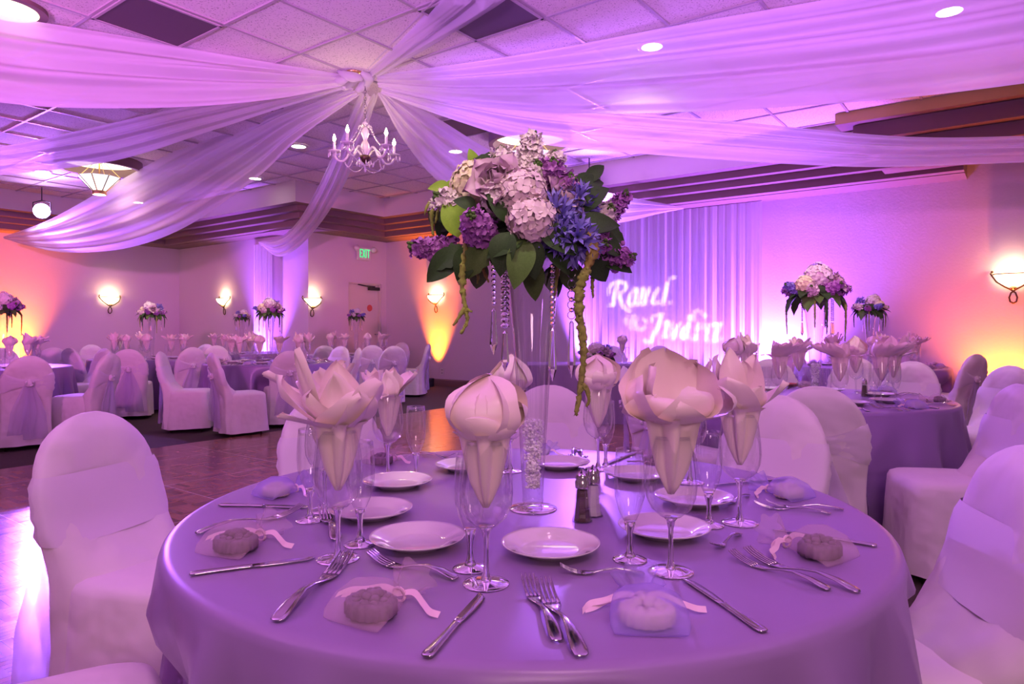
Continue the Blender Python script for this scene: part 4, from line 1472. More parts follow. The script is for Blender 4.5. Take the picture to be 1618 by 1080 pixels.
for c, b_, n_, lab, s in (('ivory', (606, 962), (668, 928), 'pale organza bag with dark soap nearest the camera, neck tied to one side', 1.05),
                          ('violet', (1018, 972), (1003, 925), 'violet organza bag with cream soap, nearest the camera, ribbons spread', 1.05),
                          ('ivory', (390, 862), (442, 840), 'pale organza bag with dark soap at the dance floor side of the near table', 1.1),
                          ('violet', (450, 780), (494, 770), 'violet-necked organza bag with cream soap by the farthest knife', .95),
                          ('ivory', (1272, 872), (1212, 854), 'pale organza bag with dark soap lying across the knife near the big side chair', 1.1),
                          ('violet', (1232, 782), (1192, 772), 'violet-necked organza bag with cream soap before the pale chair', 1.0),
                          ('ivory', (612, 730), (645, 722), 'pale organza bag with dark soap behind the plate near the parquet', .95),
                          ('violet', (858, 718), (878, 712), 'violet organza bag peeking out behind the vase', .8),
                          ('ivory', (1030, 735), (1012, 742), 'pale organza bag behind the shakers, seen through the glasses', .9)):
    favor(c, lab, on(*b_), on(*n_), g, s=s)

def shaker(p, kind, label):
    t = thing(kind + '_shaker', label, 'shaker', p, .3, 'glass shakers')
    n = 8
    def hexa(prof):
        return [[(r * cos(2 * pi * k / n), r * sin(2 * pi * k / n), z) for k in range(n)] for r, z in prof]
    MB().rings(hexa([(.0225, .0), (.023, .003), (.0195, .010), (.0172, .03), (.0148, .060), (.0140, .072)]), True, False).build('glass_body', M['vase'], t, smooth=False)
    MB().rings(hexa([(.018, .0025), (.0165, .012), (.0146, .03), (.0122, .058), (.0115, .066)])).build('filling', M[kind], t, smooth=False)
    MB().lathe([(.0150, .070), (.0152, .083), (.0135, .086), (.0140, .090), (.0125, .0965), (.0085, .102), (.004, .1045), (.002, .1085), (0, .109)], 20).build('cap', M['steel'], t, sharp=50)
shaker(on(920, 823), 'pepper', 'glass pepper shaker with chrome cap next to the salt on the near table')
shaker(on(937, 814), 'salt', 'glass salt shaker with chrome cap just behind the pepper on the near table')

# ------------------------------------------------------------------ trumpet vases
VPROF = [(.0, .0065), (.020, .008), (.0235, .018), (.0225, .030), (.0235, .040), (.030, .16), (.036, .26), (.044, .38), (.056, .49), (.0735, .565), (.0715, .566), (.070, .556)]
VM = MB().lathe(VPROF, 40).mesh('vase_body', M['vase'])
VF = MB().lathe([(0, .009), (.02, .008), (.045, .0045), (.053, .0025), (.054, .001), (.053, .0002), (0, .0002)], 40).mesh('vase_foot', M['solid'])
def ice_mesh():
    rnd = random.Random(5)
    mb = MB()
    for k in range(620):
        z = .046 + (.150) * rnd.random()
        R = .0195 + (.0285 - .0215) * (z - .042) / .118 - .0015
        a_, r = rnd.uniform(0, 6.28), (R - .003) * sqrt(rnd.random())
        o = len(mb.v)
        mb.ball((0, 0, 0), rnd.uniform(.0024, .0042), 5)
        mb.xf(Matrix.Translation((r * cos(a_), r * sin(a_), z)) @ Matrix.Rotation(rnd.uniform(0, 3), 4, Vector((rnd.random(), rnd.random(), .3))), o)
    return mb.mesh('vase_filler', M['ice'], smooth=False)
ICE = ice_mesh()
def vase(p, lab, ilab):
    t = thing('trumpet_vase', lab, 'vase', p, 0, 'tall trumpet vases')
    link('vase_body', VM, t); link('vase_foot', VF, t)
    if ilab:
        o = tag(link('crushed_crystal', ICE, None, p), ilab, 'vase filler', 'crystal vase fillers')
        o['kind'] = 'stuff'

# ================================================================== FLOWERS
def rot_to(d, roll=0.0):
    return Vector(d).normalized().to_track_quat('Z', 'Y').to_matrix().to_4x4() @ Matrix.Rotation(roll, 4, 'Z')

def floret(mb, p, d, r, rnd, n=5, ruffle=.35, mi=0, tube=0.0):
    o = len(mb.v)
    roll = rnd.uniform(0, 6.28)
    for k in range(n):
        a_ = 2 * pi * k / n + rnd.uniform(-.12, .12)
        c, s_ = cos(a_), sin(a_)
        wd, L, h = r * rnd.uniform(.48, .62), r * rnd.uniform(.85, 1.1), r * rnd.uniform(.1, .1 + ruffle)
        pts = [(.06 * r, 0, -tube), (L * .5, -wd, h * .8), (L * .62, 0, h * .4), (L * .5, wd, h * .9), (L, -wd * .55, h * rnd.uniform(.2, 1.3)), (L * 1.04, wd * .1, h * rnd.uniform(-.2, .9)), (L, wd * .6, h * rnd.uniform(.2, 1.3))]
        mb.add([(x * c - y * s_, x * s_ + y * c, z) for x, y, z in pts], [[0, 1, 2], [0, 2, 3], [1, 4, 5, 2], [2, 5, 6, 3]], mi)
    mb.xf(Matrix.Translation(p) @ rot_to(d, roll), o)

def sph_dirs(n, rnd, zmin=-1.0):
    out = []
    for k in range(n):
        z = 1 - (1 - zmin) * (k + .5) / n
        a_ = k * 2.39996
        q = sqrt(max(0, 1 - z * z))
        out.append(Vector((q * cos(a_), q * sin(a_), z)) + Vector((rnd.uniform(-.06, .06), rnd.uniform(-.06, .06), rnd.uniform(-.06, .06))))
    return out

def hydrangea(r, seed, n=75, fl=.0155):
    rnd = random.Random(seed)
    mb = MB()
    mb.ball((0, 0, 0), r * .80, 10)
    for d in sph_dirs(n, rnd, -.75):
        floret(mb, d * r * rnd.uniform(.9, 1.04), d, fl * rnd.uniform(.85, 1.15), rnd, 4, .3)
    return mb

def stock(L, r, seed, n=42, fl=.017):
    """a spike of ruffled florets along +Z, buds at the tip"""
    rnd = random.Random(seed)
    mb = MB()
    for k in range(n):
        u = k / (n - 1)
        a_ = k * 2.4
        rr = r * (1 - .55 * u)
        d = Vector((cos(a_), sin(a_), .35 + .5 * u))
        p = Vector((rr * .75 * cos(a_), rr * .75 * sin(a_), L * (u - .5) * .86))
        floret(mb, p, d, fl * (1.1 - .35 * u), rnd, 5, .6)
        if k % 2:
            floret(mb, p + d * .004, d, fl * .6, rnd, 4, 1.2)
    for k in range(7):
        a_ = k * 2.4
        mb.ball((.007 * cos(a_), .007 * sin(a_), L * (.44 + .018 * k)), .0045, 6, 1, (1, 1, 1.5))
    mb.tube([(0, 0, -L * .5), (0, 0, L * .58)], .003, 5, 1)
    return mb

def rose(r, seed):
    mb = MB()
    for ring_, (n, rr, h, tilt) in enumerate(((2, .22, .95, .02), (3, .42, .92, .10), (4, .66, .80, .26), (5, .92, .62, .50), (5, 1.12, .42, .80))):
        for k in range(n):
            th = 2 * pi * k / n + ring_ * .9
            petal(mb, th, [(rr * r * .35, -.5 * r), (rr * r * .85, -.1 * r), (rr * r * .95, h * r * .55), (rr * r * (1 + tilt * .35), h * r * .95), (rr * r * (1 + tilt), h * r)], r * (.50 + .12 * ring_), r * .18, seed + k + ring_ * 7, 7, 5, wbase=.8)
    return mb

def agapanthus(r, seed, n=26):
    rnd = random.Random(seed)
    mb = MB()
    for d in sph_dirs(n, rnd, -.45):
        d = d.normalized()
        o = len(mb.v)
        L = r * rnd.uniform(.75, 1.05)
        mb.tube([(0, 0, 0), (0, 0, L * .42)], .0012, 4, 1)
        for k in range(6):
            a_ = 2 * pi * k / 6
            c, s_ = cos(a_), sin(a_)
            pts = [(.002, 0, .42), (.005, -.0035, .62), (.006, 0, .64), (.005, .0035, .62), (.011, -.0042, .86), (.0125, 0, .87), (.011, .0042, .86), (.021, 0, 1.0)]
            mb.add([(x * c - y * s_, x * s_ + y * c, z * L) for x, y, z in pts], [[0, 1, 2], [0, 2, 3], [1, 4, 5, 2], [2, 5, 6, 3], [4, 7, 5], [5, 7, 6]])
        mb.xf(rot_to(d, rnd.uniform(0, 6)), o)
    return mb

def leaf_mesh(L, W, curl, mat, seed, serrate=0.0):
    rnd = random.Random(seed)
    rows = []
    for i in range(11):
        u = i / 10
        w_ = W * (sin(pi * u ** .85) ** .8 if 0 < u < 1 else 0) + .0006
        if serrate and i % 2:
            w_ *= 1 - serrate
        z = curl * L * (u * u) * -1 + .05 * L * sin(3 * u)
        rows.append([(L * u * (1 - abs(curl) * .15 * u), w_ * v, z + abs(v) * w_ * .35 + .004 * sin(5 * u + 2 * v)) for v in (-1, -.5, 0, .5, 1)])
    return MB().grid(rows).mesh('leaf', mat)
LEAF = {(m, k): leaf_mesh(1.0, .27 + .05 * k, .25 + .2 * k, M[m], k, .22 if k == 2 else 0) for m in ('leaf', 'leaf_lit', 'leaf_mid') for k in range(3)}

def tassel(path, r0, seed, branch=()):
    rnd = random.Random(seed)
    mb = MB()
    for pth, ra in ((path, r0), *[(b_, r0 * .55) for b_ in branch]):
        L = sum((Vector(a_) - Vector(b_)).length for a_, b_ in zip(pth[:-1], pth[1:]))
        n = max(8, int(L / .0045))
        pts = smooth_line(pth, n)
        rad = [ra * (1 - .72 * (i / n) ** 1.5) * rnd.uniform(.72, 1.12) for i in range(n)]
        o = len(mb.v)
        mb.tube(pts, rad, 8)
        for q in range(o, len(mb.v)):
            x, y, z = mb.v[q]
            mb.v[q] = (x + rnd.uniform(-1, 1) * ra * .22, y + rnd.uniform(-1, 1) * ra * .22, z + rnd.uniform(-1, 1) * ra * .25)
        for i in range(0, n - 2, 1):
            a_ = rnd.uniform(0, 6.28)
            q = pts[i] + Vector((cos(a_), sin(a_), 0)) * rad[i] * .8
            mb.ball(q, max(.0015, rad[i] * .50), 5)
    return mb

def put(o, loc, d=None, roll=0.0, s=1.0):
    """place a child by location, pointing its +Z along d"""
    m = Matrix.Translation(loc)
    if d is not None:
        m = m @ rot_to(d, roll)
    o.matrix_local = m @ Matrix.Scale(s, 4)
    return o

def leaf(parent, kind, var, loc, d, up, L):
    o = link('leaf', LEAF[kind, var], parent)
    x = Vector(d).normalized()
    z = Vector(up) - x * Vector(up).dot(x)
    z.normalize()
    y = z.cross(x)
    m = Matrix((x, y, z)).transposed().to_4x4()
    o.matrix_local = Matrix.Translation(loc) @ m @ Matrix.Scale(L, 4)
    return o

# ---- the tall arrangement on the near table
VB = on(842, 803)
vase(VB, 'tall trumpet vase on the near table carrying the largest bouquet', 'crushed clear crystal filling the foot of the near tall vase')
FA = thing('flower_arrangement', 'largest bouquet, towering over the near table on the tall trumpet vase', 'flower arrangement', (VB.x, VB.y, TZ + .567), 0, 'flower arrangements')
def L3(px, py, dep):
    """picture position at a depth offset from the vase axis -> arrangement coordinates"""
    return at(px, py, VB.y + dep) - Vector(FA.location)
core = MB().ball((0, 0, .07), .11, 14, sq=(1.25, 1.1, .75))
core.build('greenery_core', M['leaf'], FA)
for px, py, dp, d, L, r, sd in ((838, 242, .02, (.1, -.25, 1), .085, .036, 1), (801, 262, -.02, (-.45, -.3, 1), .075, .034, 2), (872, 268, -.03, (.35, -.35, 1), .07, .032, 3), (846, 282, -.08, (.1, -.8, .6), .075, .036, 4), (718, 322, -.05, (-.9, -.4, .3), .085, .038, 5), (944, 342, -.05, (.6, -.7, .3), .08, .036, 6)):
    put(stock(L, r, sd).build('white_stock_flower', [M['f_white'], M['leaf_mid']], FA), L3(px, py, dp), d)
for px, py, dp, d, L, r, sd in ((686, 394, -.05, (-1, -.4, .1), .10, .030, 11), (752, 356, -.15, (-.2, -1, .35), .08, .036, 12), (866, 276, -.09, (.3, -.8, .6), .07, .030, 13), (888, 298, -.08, (.5, -.7, .5), .07, .028, 14), (970, 330, .0, (.7, -.2, .8), .085, .020, 15), (962, 402, -.05, (1, -.3, -.15), .10, .024, 16), (936, 384, -.09, (.6, -.8, -.1), .07, .028, 17)):
    put(stock(L, r, sd).build('purple_stock_flower', [M['f_purple'], M['leaf_mid']], FA), L3(px, py, dp), d)
put(hydrangea(.052, 21).build('cream_hydrangea', M['f_cream'], FA), L3(752, 294, -.04), (-.4, -.6, .7))
put(hydrangea(.050, 22).build('blush_hydrangea', M['f_blush'], FA), L3(824, 308, -.12), (0, -.9, .5))
put(hydrangea(.046, 23).build('blush_hydrangea', M['f_blush'], FA), L3(840, 348, -.15), (.1, -1, .1))
put(hydrangea(.040, 24).build('white_hydrangea', M['f_white'], FA), L3(795, 312, -.11), (-.3, -.9, .4))
put(rose(.036, 31).build('dusty_rose', M['f_rose'], FA), L3(785, 288, -.115), (-.25, -.9, .5))
put(rose(.032, 32).build('dusty_rose', M['f_rose'], FA), L3(893, 318, -.10), (.5, -.8, .3))
for px, py, dp, d, r, sd in ((878, 345, -.12, (.2, -1, .2), .062, 41), (912, 322, -.08, (.6, -.6, .5), .055, 42), (908, 378, -.13, (.4, -1, -.3), .060, 43), (880, 372, -.14, (0, -1, -.3), .050, 44)):
    put(agapanthus(r, sd).build('blue_agapanthus', [M['f_blue'], M['stem']], FA), L3(px, py, dp), d)
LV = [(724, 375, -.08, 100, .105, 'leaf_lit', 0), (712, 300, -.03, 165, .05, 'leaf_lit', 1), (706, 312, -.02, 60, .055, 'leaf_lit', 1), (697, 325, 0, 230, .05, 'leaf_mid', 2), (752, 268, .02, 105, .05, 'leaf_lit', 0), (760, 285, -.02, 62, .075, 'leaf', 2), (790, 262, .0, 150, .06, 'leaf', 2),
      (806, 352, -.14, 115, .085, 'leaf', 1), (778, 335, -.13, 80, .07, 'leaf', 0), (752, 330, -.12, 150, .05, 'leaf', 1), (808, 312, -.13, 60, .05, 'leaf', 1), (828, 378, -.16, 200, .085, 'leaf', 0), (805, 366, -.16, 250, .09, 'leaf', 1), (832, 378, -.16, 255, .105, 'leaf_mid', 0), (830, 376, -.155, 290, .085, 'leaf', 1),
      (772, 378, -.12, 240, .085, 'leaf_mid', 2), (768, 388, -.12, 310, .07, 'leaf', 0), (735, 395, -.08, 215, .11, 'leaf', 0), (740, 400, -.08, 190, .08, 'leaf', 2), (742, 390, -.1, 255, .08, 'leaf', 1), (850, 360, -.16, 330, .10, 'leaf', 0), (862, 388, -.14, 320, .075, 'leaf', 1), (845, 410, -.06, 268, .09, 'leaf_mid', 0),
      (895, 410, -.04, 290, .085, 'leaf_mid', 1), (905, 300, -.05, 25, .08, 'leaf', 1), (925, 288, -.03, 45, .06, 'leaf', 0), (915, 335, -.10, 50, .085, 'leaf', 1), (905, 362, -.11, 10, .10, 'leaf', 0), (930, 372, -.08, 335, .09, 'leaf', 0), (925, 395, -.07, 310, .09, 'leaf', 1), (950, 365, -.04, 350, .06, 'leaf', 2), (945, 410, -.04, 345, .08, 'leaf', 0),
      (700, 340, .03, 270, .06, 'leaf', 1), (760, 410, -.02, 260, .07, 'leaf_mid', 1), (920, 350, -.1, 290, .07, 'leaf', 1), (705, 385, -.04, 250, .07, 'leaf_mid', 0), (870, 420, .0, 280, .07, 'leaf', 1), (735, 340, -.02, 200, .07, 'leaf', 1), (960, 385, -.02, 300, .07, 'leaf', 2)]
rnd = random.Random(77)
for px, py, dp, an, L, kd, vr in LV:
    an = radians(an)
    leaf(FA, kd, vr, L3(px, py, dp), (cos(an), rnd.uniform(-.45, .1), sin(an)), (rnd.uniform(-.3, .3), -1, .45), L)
for k in range(20):
    a_ = 2 * pi * k / 20 + rnd.uniform(-.1, .1)
    leaf(FA, rnd.choice(('leaf', 'leaf', 'leaf_mid')), k % 3, (.07 * cos(a_), .06 * sin(a_), .03 + .03 * (k % 3)), (cos(a_), sin(a_), rnd.uniform(-.7, .15)), (0, 0, 1), rnd.uniform(.08, .12))
def tas(path, r, seed, mat, br=()):
    return tassel([L3(*p) for p in path], r, seed, [[L3(*p) for p in b_] for b_ in br]).build('amaranth_tassel', M[mat], FA)
tas([(738, 386, -.10), (732, 415, -.11), (730, 450, -.11), (735, 485, -.11), (738, 508, -.11), (728, 526, -.11)], .0088, 1, 'amaranth', [[(734, 486, -.11), (727, 498, -.11), (716, 514, -.11)], [(735, 488, -.11), (746, 492, -.11)]])
tas([(908, 364, -.12), (928, 372, -.14), (936, 392, -.15), (930, 418, -.15), (914, 452, -.15)], .0145, 2, 'amaranth_gold')
tas([(926, 425, -.15), (915, 460, -.15), (916, 500, -.15), (922, 545, -.15), (919, 600, -.15), (910, 656, -.15)], .0108, 3, 'amaranth', [[(921, 606, -.15), (928, 618, -.15), (930, 634, -.15), (926, 642, -.15)]])
tas([(688, 318, .0), (682, 340, -.01), (684, 372, -.01)], .006, 4, 'amaranth')
tas([(680, 318, .0), (673, 330, -.01), (671, 340, -.01)], .004, 5, 'amaranth')
tas([(692, 328, -.02), (690, 342, -.02), (688, 352, -.02)], .004, 6, 'amaranth')
tas([(750, 414, -.05), (755, 435, -.05), (754, 448, -.05)], .005, 7, 'amaranth')
tas([(760, 414, -.05), (766, 432, -.05), (772, 446, -.05)], .005, 8, 'amaranth_gold')
tas([(938, 410, -.05), (936, 445, -.05), (937, 470, -.05)], .006, 9, 'amaranth')
tas([(880, 416, -.06), (878, 450, -.06), (874, 472, -.06)], .005, 10, 'amaranth')
bd = MB()
for px, py, r in ((975, 392, .010), (984, 384, .006), (988, 392, .005), (982, 400, .006), (972, 425, .010), (968, 380, .006)):
    bd.ball(L3(px, py, -.03), r, 8)
bd.tube([L3(950, 405, -.03), L3(972, 396, -.03), L3(986, 382, -.03)], .0025, 6)
bd.build('bud_sprig', M['f_purple'], FA)

def strand(label, top, n_beads, step, kind, drop, loc_parent=None):
    """beads hanging from the flowers with a long faceted drop at the end"""
    t = thing('crystal_strand', label, 'crystal strand', top, 0, 'hanging crystal strands')
    mb = MB()
    for k in range(n_beads):
        z = -k * step
        if kind == 'ring' and k % 2 == 0:
            mb.tube([(.0085 * cos(u), 0, z + .0085 * sin(u)) for u in [2 * pi * i / 12 for i in range(13)]], .0011, 5)
        elif kind == 'fan':
            mb.rings([[(r * cos(2 * pi * i / 8), r * .6 * sin(2 * pi * i / 8), z + h) for i in range(8)] for r, h in ((.001, .008), (.0095, -.001), (.0085, -.004), (.001, -.007))])
        else:
            mb.rings([[(r * cos(2 * pi * i / 8), r * .7 * sin(2 * pi * i / 8), z + h) for i in range(8)] for r, h in ((.001, step * .48), (.0055, .002), (.0055, -.002), (.001, -step * .48))])
    mb.build('bead_chain', M['crystal'], t, smooth=False)
    z = -n_beads * step
    MB().rings([[(r * cos(2 * pi * i / 6), r * .7 * sin(2 * pi * i / 6), z - h) for i in range(6)] for r, h in ((.001, 0), (.005, .006), (.0062, drop * .35), (.0088, drop * .72), (.0085, drop * .78), (.0005, drop))]).build('prism_drop', M['crystal'], t, smooth=False)
    return t
strand('crystal strand with clear prism hanging nearest the amber light column', at(780, 410, VB.y - .03), 9, .0118, 'bead', .102)
strand('strand of flared crystals hanging along the near edge of the tall vase', at(798, 412, VB.y - .09), 13, .0112, 'fan', .085)
strand('dark beaded crystal strand hanging along the far edge of the tall vase', at(873, 420, VB.y - .09), 12, .0108, 'bead', .112)
strand('ringed crystal chain with a long prism before the violet curtain edge', at(903, 416, VB.y - .04), 11, .0112, 'ring', .125)

# ---- smaller arrangements of the other tables
def small_bouquet(seed, white='f_white'):
    rnd = random.Random(seed)
    t = thing('flower_arrangement', '', 'flower arrangement', (0, 0, 0), 0, 'flower arrangements')
    MB().ball((0, 0, .05), .10, 10, sq=(1.2, 1.2, .6)).build('greenery_core', M['leaf'], t)
    put(hydrangea(.075, seed, 70, .022).build('white_hydrangea', M[white], t), (-.015, -.04, .135), (0, -.5, 1))
    put(hydrangea(.048, seed + 1, 40, .020).build('cream_hydrangea', M['f_cream'], t), (-.10, -.03, .09), (-1, -.4, .5))
    for k in range(7):
        a_ = 2 * pi * k / 7 + .3
        mat = ('f_purple', 'f_white', 'f_purple', 'f_blue', 'f_blush', 'f_purple', 'f_purple')[k]
        put(stock(.09, .034, seed + k, 24, .020).build('stock_flower', [M[mat], M['leaf_mid']], t), (.145 * cos(a_), .145 * sin(a_), .055 + .02 * (k % 2)), (cos(a_), sin(a_), .35))
    put(rose(.036, seed).build('dusty_rose', M['f_rose'], t), (.07, -.10, .10), (.5, -1, .5))
    put(agapanthus(.065, seed, 20).build('blue_agapanthus', [M['f_blue'], M['stem']], t), (.09, .03, .13), (.6, -.2, 1))
    for k in range(18):
        a_ = 2 * pi * k / 18 + rnd.uniform(-.15, .15)
        leaf(t, rnd.choice(('leaf', 'leaf_mid', 'leaf')), k % 3, (.08 * cos(a_), .08 * sin(a_), .03), (cos(a_), sin(a_), rnd.uniform(-.5, .3)), (0, 0, 1), rnd.uniform(.10, .14))
    for k in range(5):
        a_ = (-2.3, -1.9, -.7, .5, 2.2)[k]
        x, y = .15 * cos(a_), .15 * sin(a_)
        tassel([(x * .8, y * .8, .03), (x * 1.05, y * 1.05, -.02), (x * 1.08, y * 1.08, -.10), (x * 1.05, y * 1.05, -.16 - .04 * (k % 3))], .0085, seed + k).build('amaranth_tassel', M['leaf' if k % 2 else 'amaranth'], t)
    return t
BQ = small_bouquet(5)
BQL = [('right', 1288, 'bouquet topped with big white hydrangea on the vase of the second front table', .3, 1.0),
       ('rightfar', 1374, 'smaller white and purple bouquet on the vase of the far orange-wall table', 2.0, .95),
       ('corner', 4, 'dark bouquet cut by the picture edge before the orange wall', 1.2, 1.0),
       ('yellow', 240, 'bouquet with yellow-green lit leaves below the first wall sconce', .0, .95),
       ('swag', 426, 'white-topped bouquet in front of the narrow violet wall drape', .6, .95),
       ('door', 563, 'dark purple bouquet in front of the door', 3.3, .75),
       ('behind', 382, 'small dark bouquet just beside the white-topped one by the wall drape', 2.6, .72)]
PLACE = {'right': 'the hydrangea table', 'rightfar': 'the far orange-wall table', 'corner': 'the corner table', 'yellow': 'the table below the first sconce', 'swag': 'the wall drape table', 'door': 'the door table', 'behind': 'the hidden far table'}
for k, (key, px, lab, rz, sc) in enumerate(BQL):
    x, y = T[key]
    p = Vector(((px - 809) / F * y, y, TZ))
    vase(p, 'tall trumpet vase in the middle of ' + PLACE[key], ('crushed crystal in the vase foot on ' + PLACE[key]) if key in ('right', 'rightfar') else None)
    q = p + Vector((0, 0, .567))
    if k == 0:
        BQ.location, BQ.rotation_euler, BQ['label'] = q, (0, 0, rz), lab
    else:
        dup(BQ, q, rz, lab, None, sc)
    for j, a_ in enumerate((-2.6, -1.2, .2) if key in ('right', 'rightfar', 'swag', 'yellow') else (-2.0, -.6)):
        strand('crystal strand, %s from the left, hanging over %s' % (ORD[j], PLACE[key]), q + Vector((.12 * cos(a_), .12 * sin(a_), .0)), 11, .0118, 'bead', .08)

def pin_spot(px, py, Y, lab, aim, e, ang):
    p = Vector(((px - 809) / F * Y, Y, ZIN - .10))
    t = thing('pin_spot', lab, 'spotlight', p, 0, 'small pin spots on the ceiling')
    d = (Vector(aim) - p).normalized()
    R_ = d.to_track_quat('-Z', 'Y').to_matrix().to_4x4()
    MB().lathe([(.0, .08), (.03, .08), (.035, .0), (.031, .0), (.03, .03), (0, .03)], 16).xf(R_).build('can_body', M['black'], t, sharp=40)
    MB().tube([(0, 0, .03), (0, 0, .098)], .006, 6).build('stem', M['black'], t)
    lamp('SPOT', 'pin_spot_light', p, e, (1, .88, .62), aim, ang, .5, .03)
pin_spot(0, 0, .30, 'small pin spot overhead lighting the tall bouquet, above the picture', VB + Vector((-.10, -.02, .60)), E_PIN * 2.1, 14)
for key, px_, e_ in (('right', 1288, 2.4), ('yellow', 240, 4.0), ('swag', 426, 2.0), ('rightfar', 1374, 1.2)):
    x, y = T[key]
    pin_spot(px_, 0, y - 1.2, 'small pin spot lighting the bouquet on ' + PLACE[key], (x - .05, y, TZ + .66), E_PIN * e_, 17)

# ================================================================== SETTINGS ON THE OTHER TABLES
def far_mesh():
    mb = MB()
    mb.lathe([(.004, .089), (.018, .0925), (.033, .106), (.0405, .124), (.0425, .143), (.0415, .165), (.038, .192), (.0345, .222)], 20, 0)
    mb.lathe([(.008, .0905), (.004, .07), (.004, .02), (.012, .006), (.036, .002), (.037, .0003)], 16, 1)
    a_ = mb.mesh('wine_glass', [M['thin'], M['vase']])
    mb = MB()
    mb.lathe([(.004, .064), (.012, .070), (.020, .088), (.0255, .110), (.0268, .130), (.0245, .180), (.0238, .192)], 18, 0)
    mb.lathe([(.008, .065), (.0045, .046), (.005, .015), (.029, .002), (.030, .0003)], 14, 1)
    return a_, mb.mesh('champagne_flute', [M['thin'], M['vase']])
FARW, FARF = far_mesh()
def ordered(rows, noun, key, cat, group):
    """label each of a table's repeats by its place in the row as one sees it"""
    rows = sorted(rows, key=lambda o: o.location.x / o.location.y)
    for i, o in enumerate(rows):
        tag(o, '%s, %s from the left, on %s' % (noun, ORD[i] if i < len(ORD) else 'last', PLACE[key]), cat, group)

SEATS = {'right': [(-2.70, 'star', 2), (-2.2, 'bud', 0), (-.95, 'fan', 0), (-.25, 'fan', 1), (.35, 'fan', 2), (1.0, 'star', 0), (1.9, 'bud', 1), (2.7, 'star', 1)],
         'rightfar': [(-2.6, 'bud', 1), (-1.6, 'star', 0), (-.6, 'bud', 0), (.4, 'star', 1), (.9, 'fan', 1), (1.3, 'star', 2), (2.2, 'star', 0)],
         'corner': [(.2, 'star', 0), (.55, 'bud', 0), (.9, 'bud', 2), (1.35, 'star', 2), (1.75, 'star', 1), (2.4, 'fan', 0)],
         'yellow': [(-2.6, 'star', 0), (-1.8, 'fan', 0), (-1.2, 'star', 2), (-.4, 'bud', 0), (.2, 'bud', 1), (.9, 'star', 1), (1.5, 'bud', 2), (2.2, 'star', 1)],
         'swag': [(-2.4, 'star', 0), (-1.8, 'fan', 0), (-1.2, 'star', 1), (-.7, 'fan', 1), (-.1, 'bud', 0), (.4, 'fan', 2), (1.0, 'bud', 1), (1.7, 'star', 2), (2.4, 'star', 0)],
         'door': [(-2.0, 'star', 0), (-1.2, 'bud', 0), (-.4, 'star', 1), (.4, 'bud', 1), (1.0, 'star', 2), (1.6, 'fan', 0)],
         'behind': [(-1.5, 'star', 1), (-.5, 'fan', 0), (.6, 'star', 0)]}
for key, seats in SEATS.items():
    x, y = T[key]
    wg, fl_, np_, pl, kn, fk, bg = [], [], [], [], [], [], []
    for k, (a_, kd, var) in enumerate(seats):
        def pos(r, da=0.0):
            return Vector((x + r * sin(a_ + da), y - r * cos(a_ + da), TZ))
        rot = a_
        p = pos(.43, .18)
        wg.append(link('wine_glass', FARW, None, p))
        o = link('napkin', NAP[kd, var], None, p, a_ * 2.1)
        if key == 'right':
            o.scale = (1.1, 1.1, 1.05)
        np_.append(o)
        fl_.append(link('champagne_flute', FARF, None, pos(.44, .02)))
        o = link('bread_plate', PLM, None, pos(.42, -.26)); pl.append(o)
        if key in ('right', 'rightfar', 'swag'):
            kn.append(cutlery('dinner_knife', '', pos(.50, .30), pos(.71, .21), None, fixed=1))
            for da in (-.10, -.16):
                fk.append(cutlery('dinner_fork', '', pos(.53, da * 1.25), pos(.72, da), None, fixed=1))
            b_, n_ = pos(.62, .09), pos(.56, .10)
            bg.append(favor(('violet', 'ivory')[k % 2], '', b_, n_, None))
    ordered(wg, 'wine glass', key, 'wine glass', 'wine glasses on ' + PLACE[key])
    ordered(np_, 'ivory napkin', key, 'napkin', 'napkins on ' + PLACE[key])
    ordered(fl_, 'champagne flute', key, 'champagne glass', 'flutes on ' + PLACE[key])
    ordered(pl, 'small white plate', key, 'plate', 'plates on ' + PLACE[key])
    ordered(kn, 'steel dinner knife', key, 'knife', 'knives on ' + PLACE[key])
    ordered(fk, 'steel dinner fork', key, 'fork', 'forks on ' + PLACE[key])
    ordered(bg, 'organza favor bag', key, 'favor bag', 'favor bags on ' + PLACE[key])
shaker(on(1366, 626), 'pepper', 'glass pepper shaker on the hydrangea table beside the rounded chair back')
t = thing('candle_dish', 'small glass dish with red filling on the hydrangea table', 'candle dish', on(1250, 612))
MB().lathe([(.0, .004), (.030, .004), (.042, .012), (.048, .028), (.046, .028), (.040, .014), (.028, .007), (0, .007)], 24).build('glass_dish', M['vase'], t)
MB().lathe([(.0, .008), (.030, .009), (.040, .018), (.036, .030), (.0, .034)], 20).build('red_filling', M['red'], t)
t = thing('votive_holder', 'square-looking clear votive glass in front of the bouquet on the wall drape table', 'votive', on(411, 573))
MB().lathe([(0, .004), (.042, .002), (.044, .075), (.041, .075), (.039, .008), (0, .008)], 20).build('glass_cup', M['vase'], t)
MB().lathe([(0, .010), (.036, .010), (.036, .035), (0, .036)], 16).build('candle', M['soap_cream'], t)

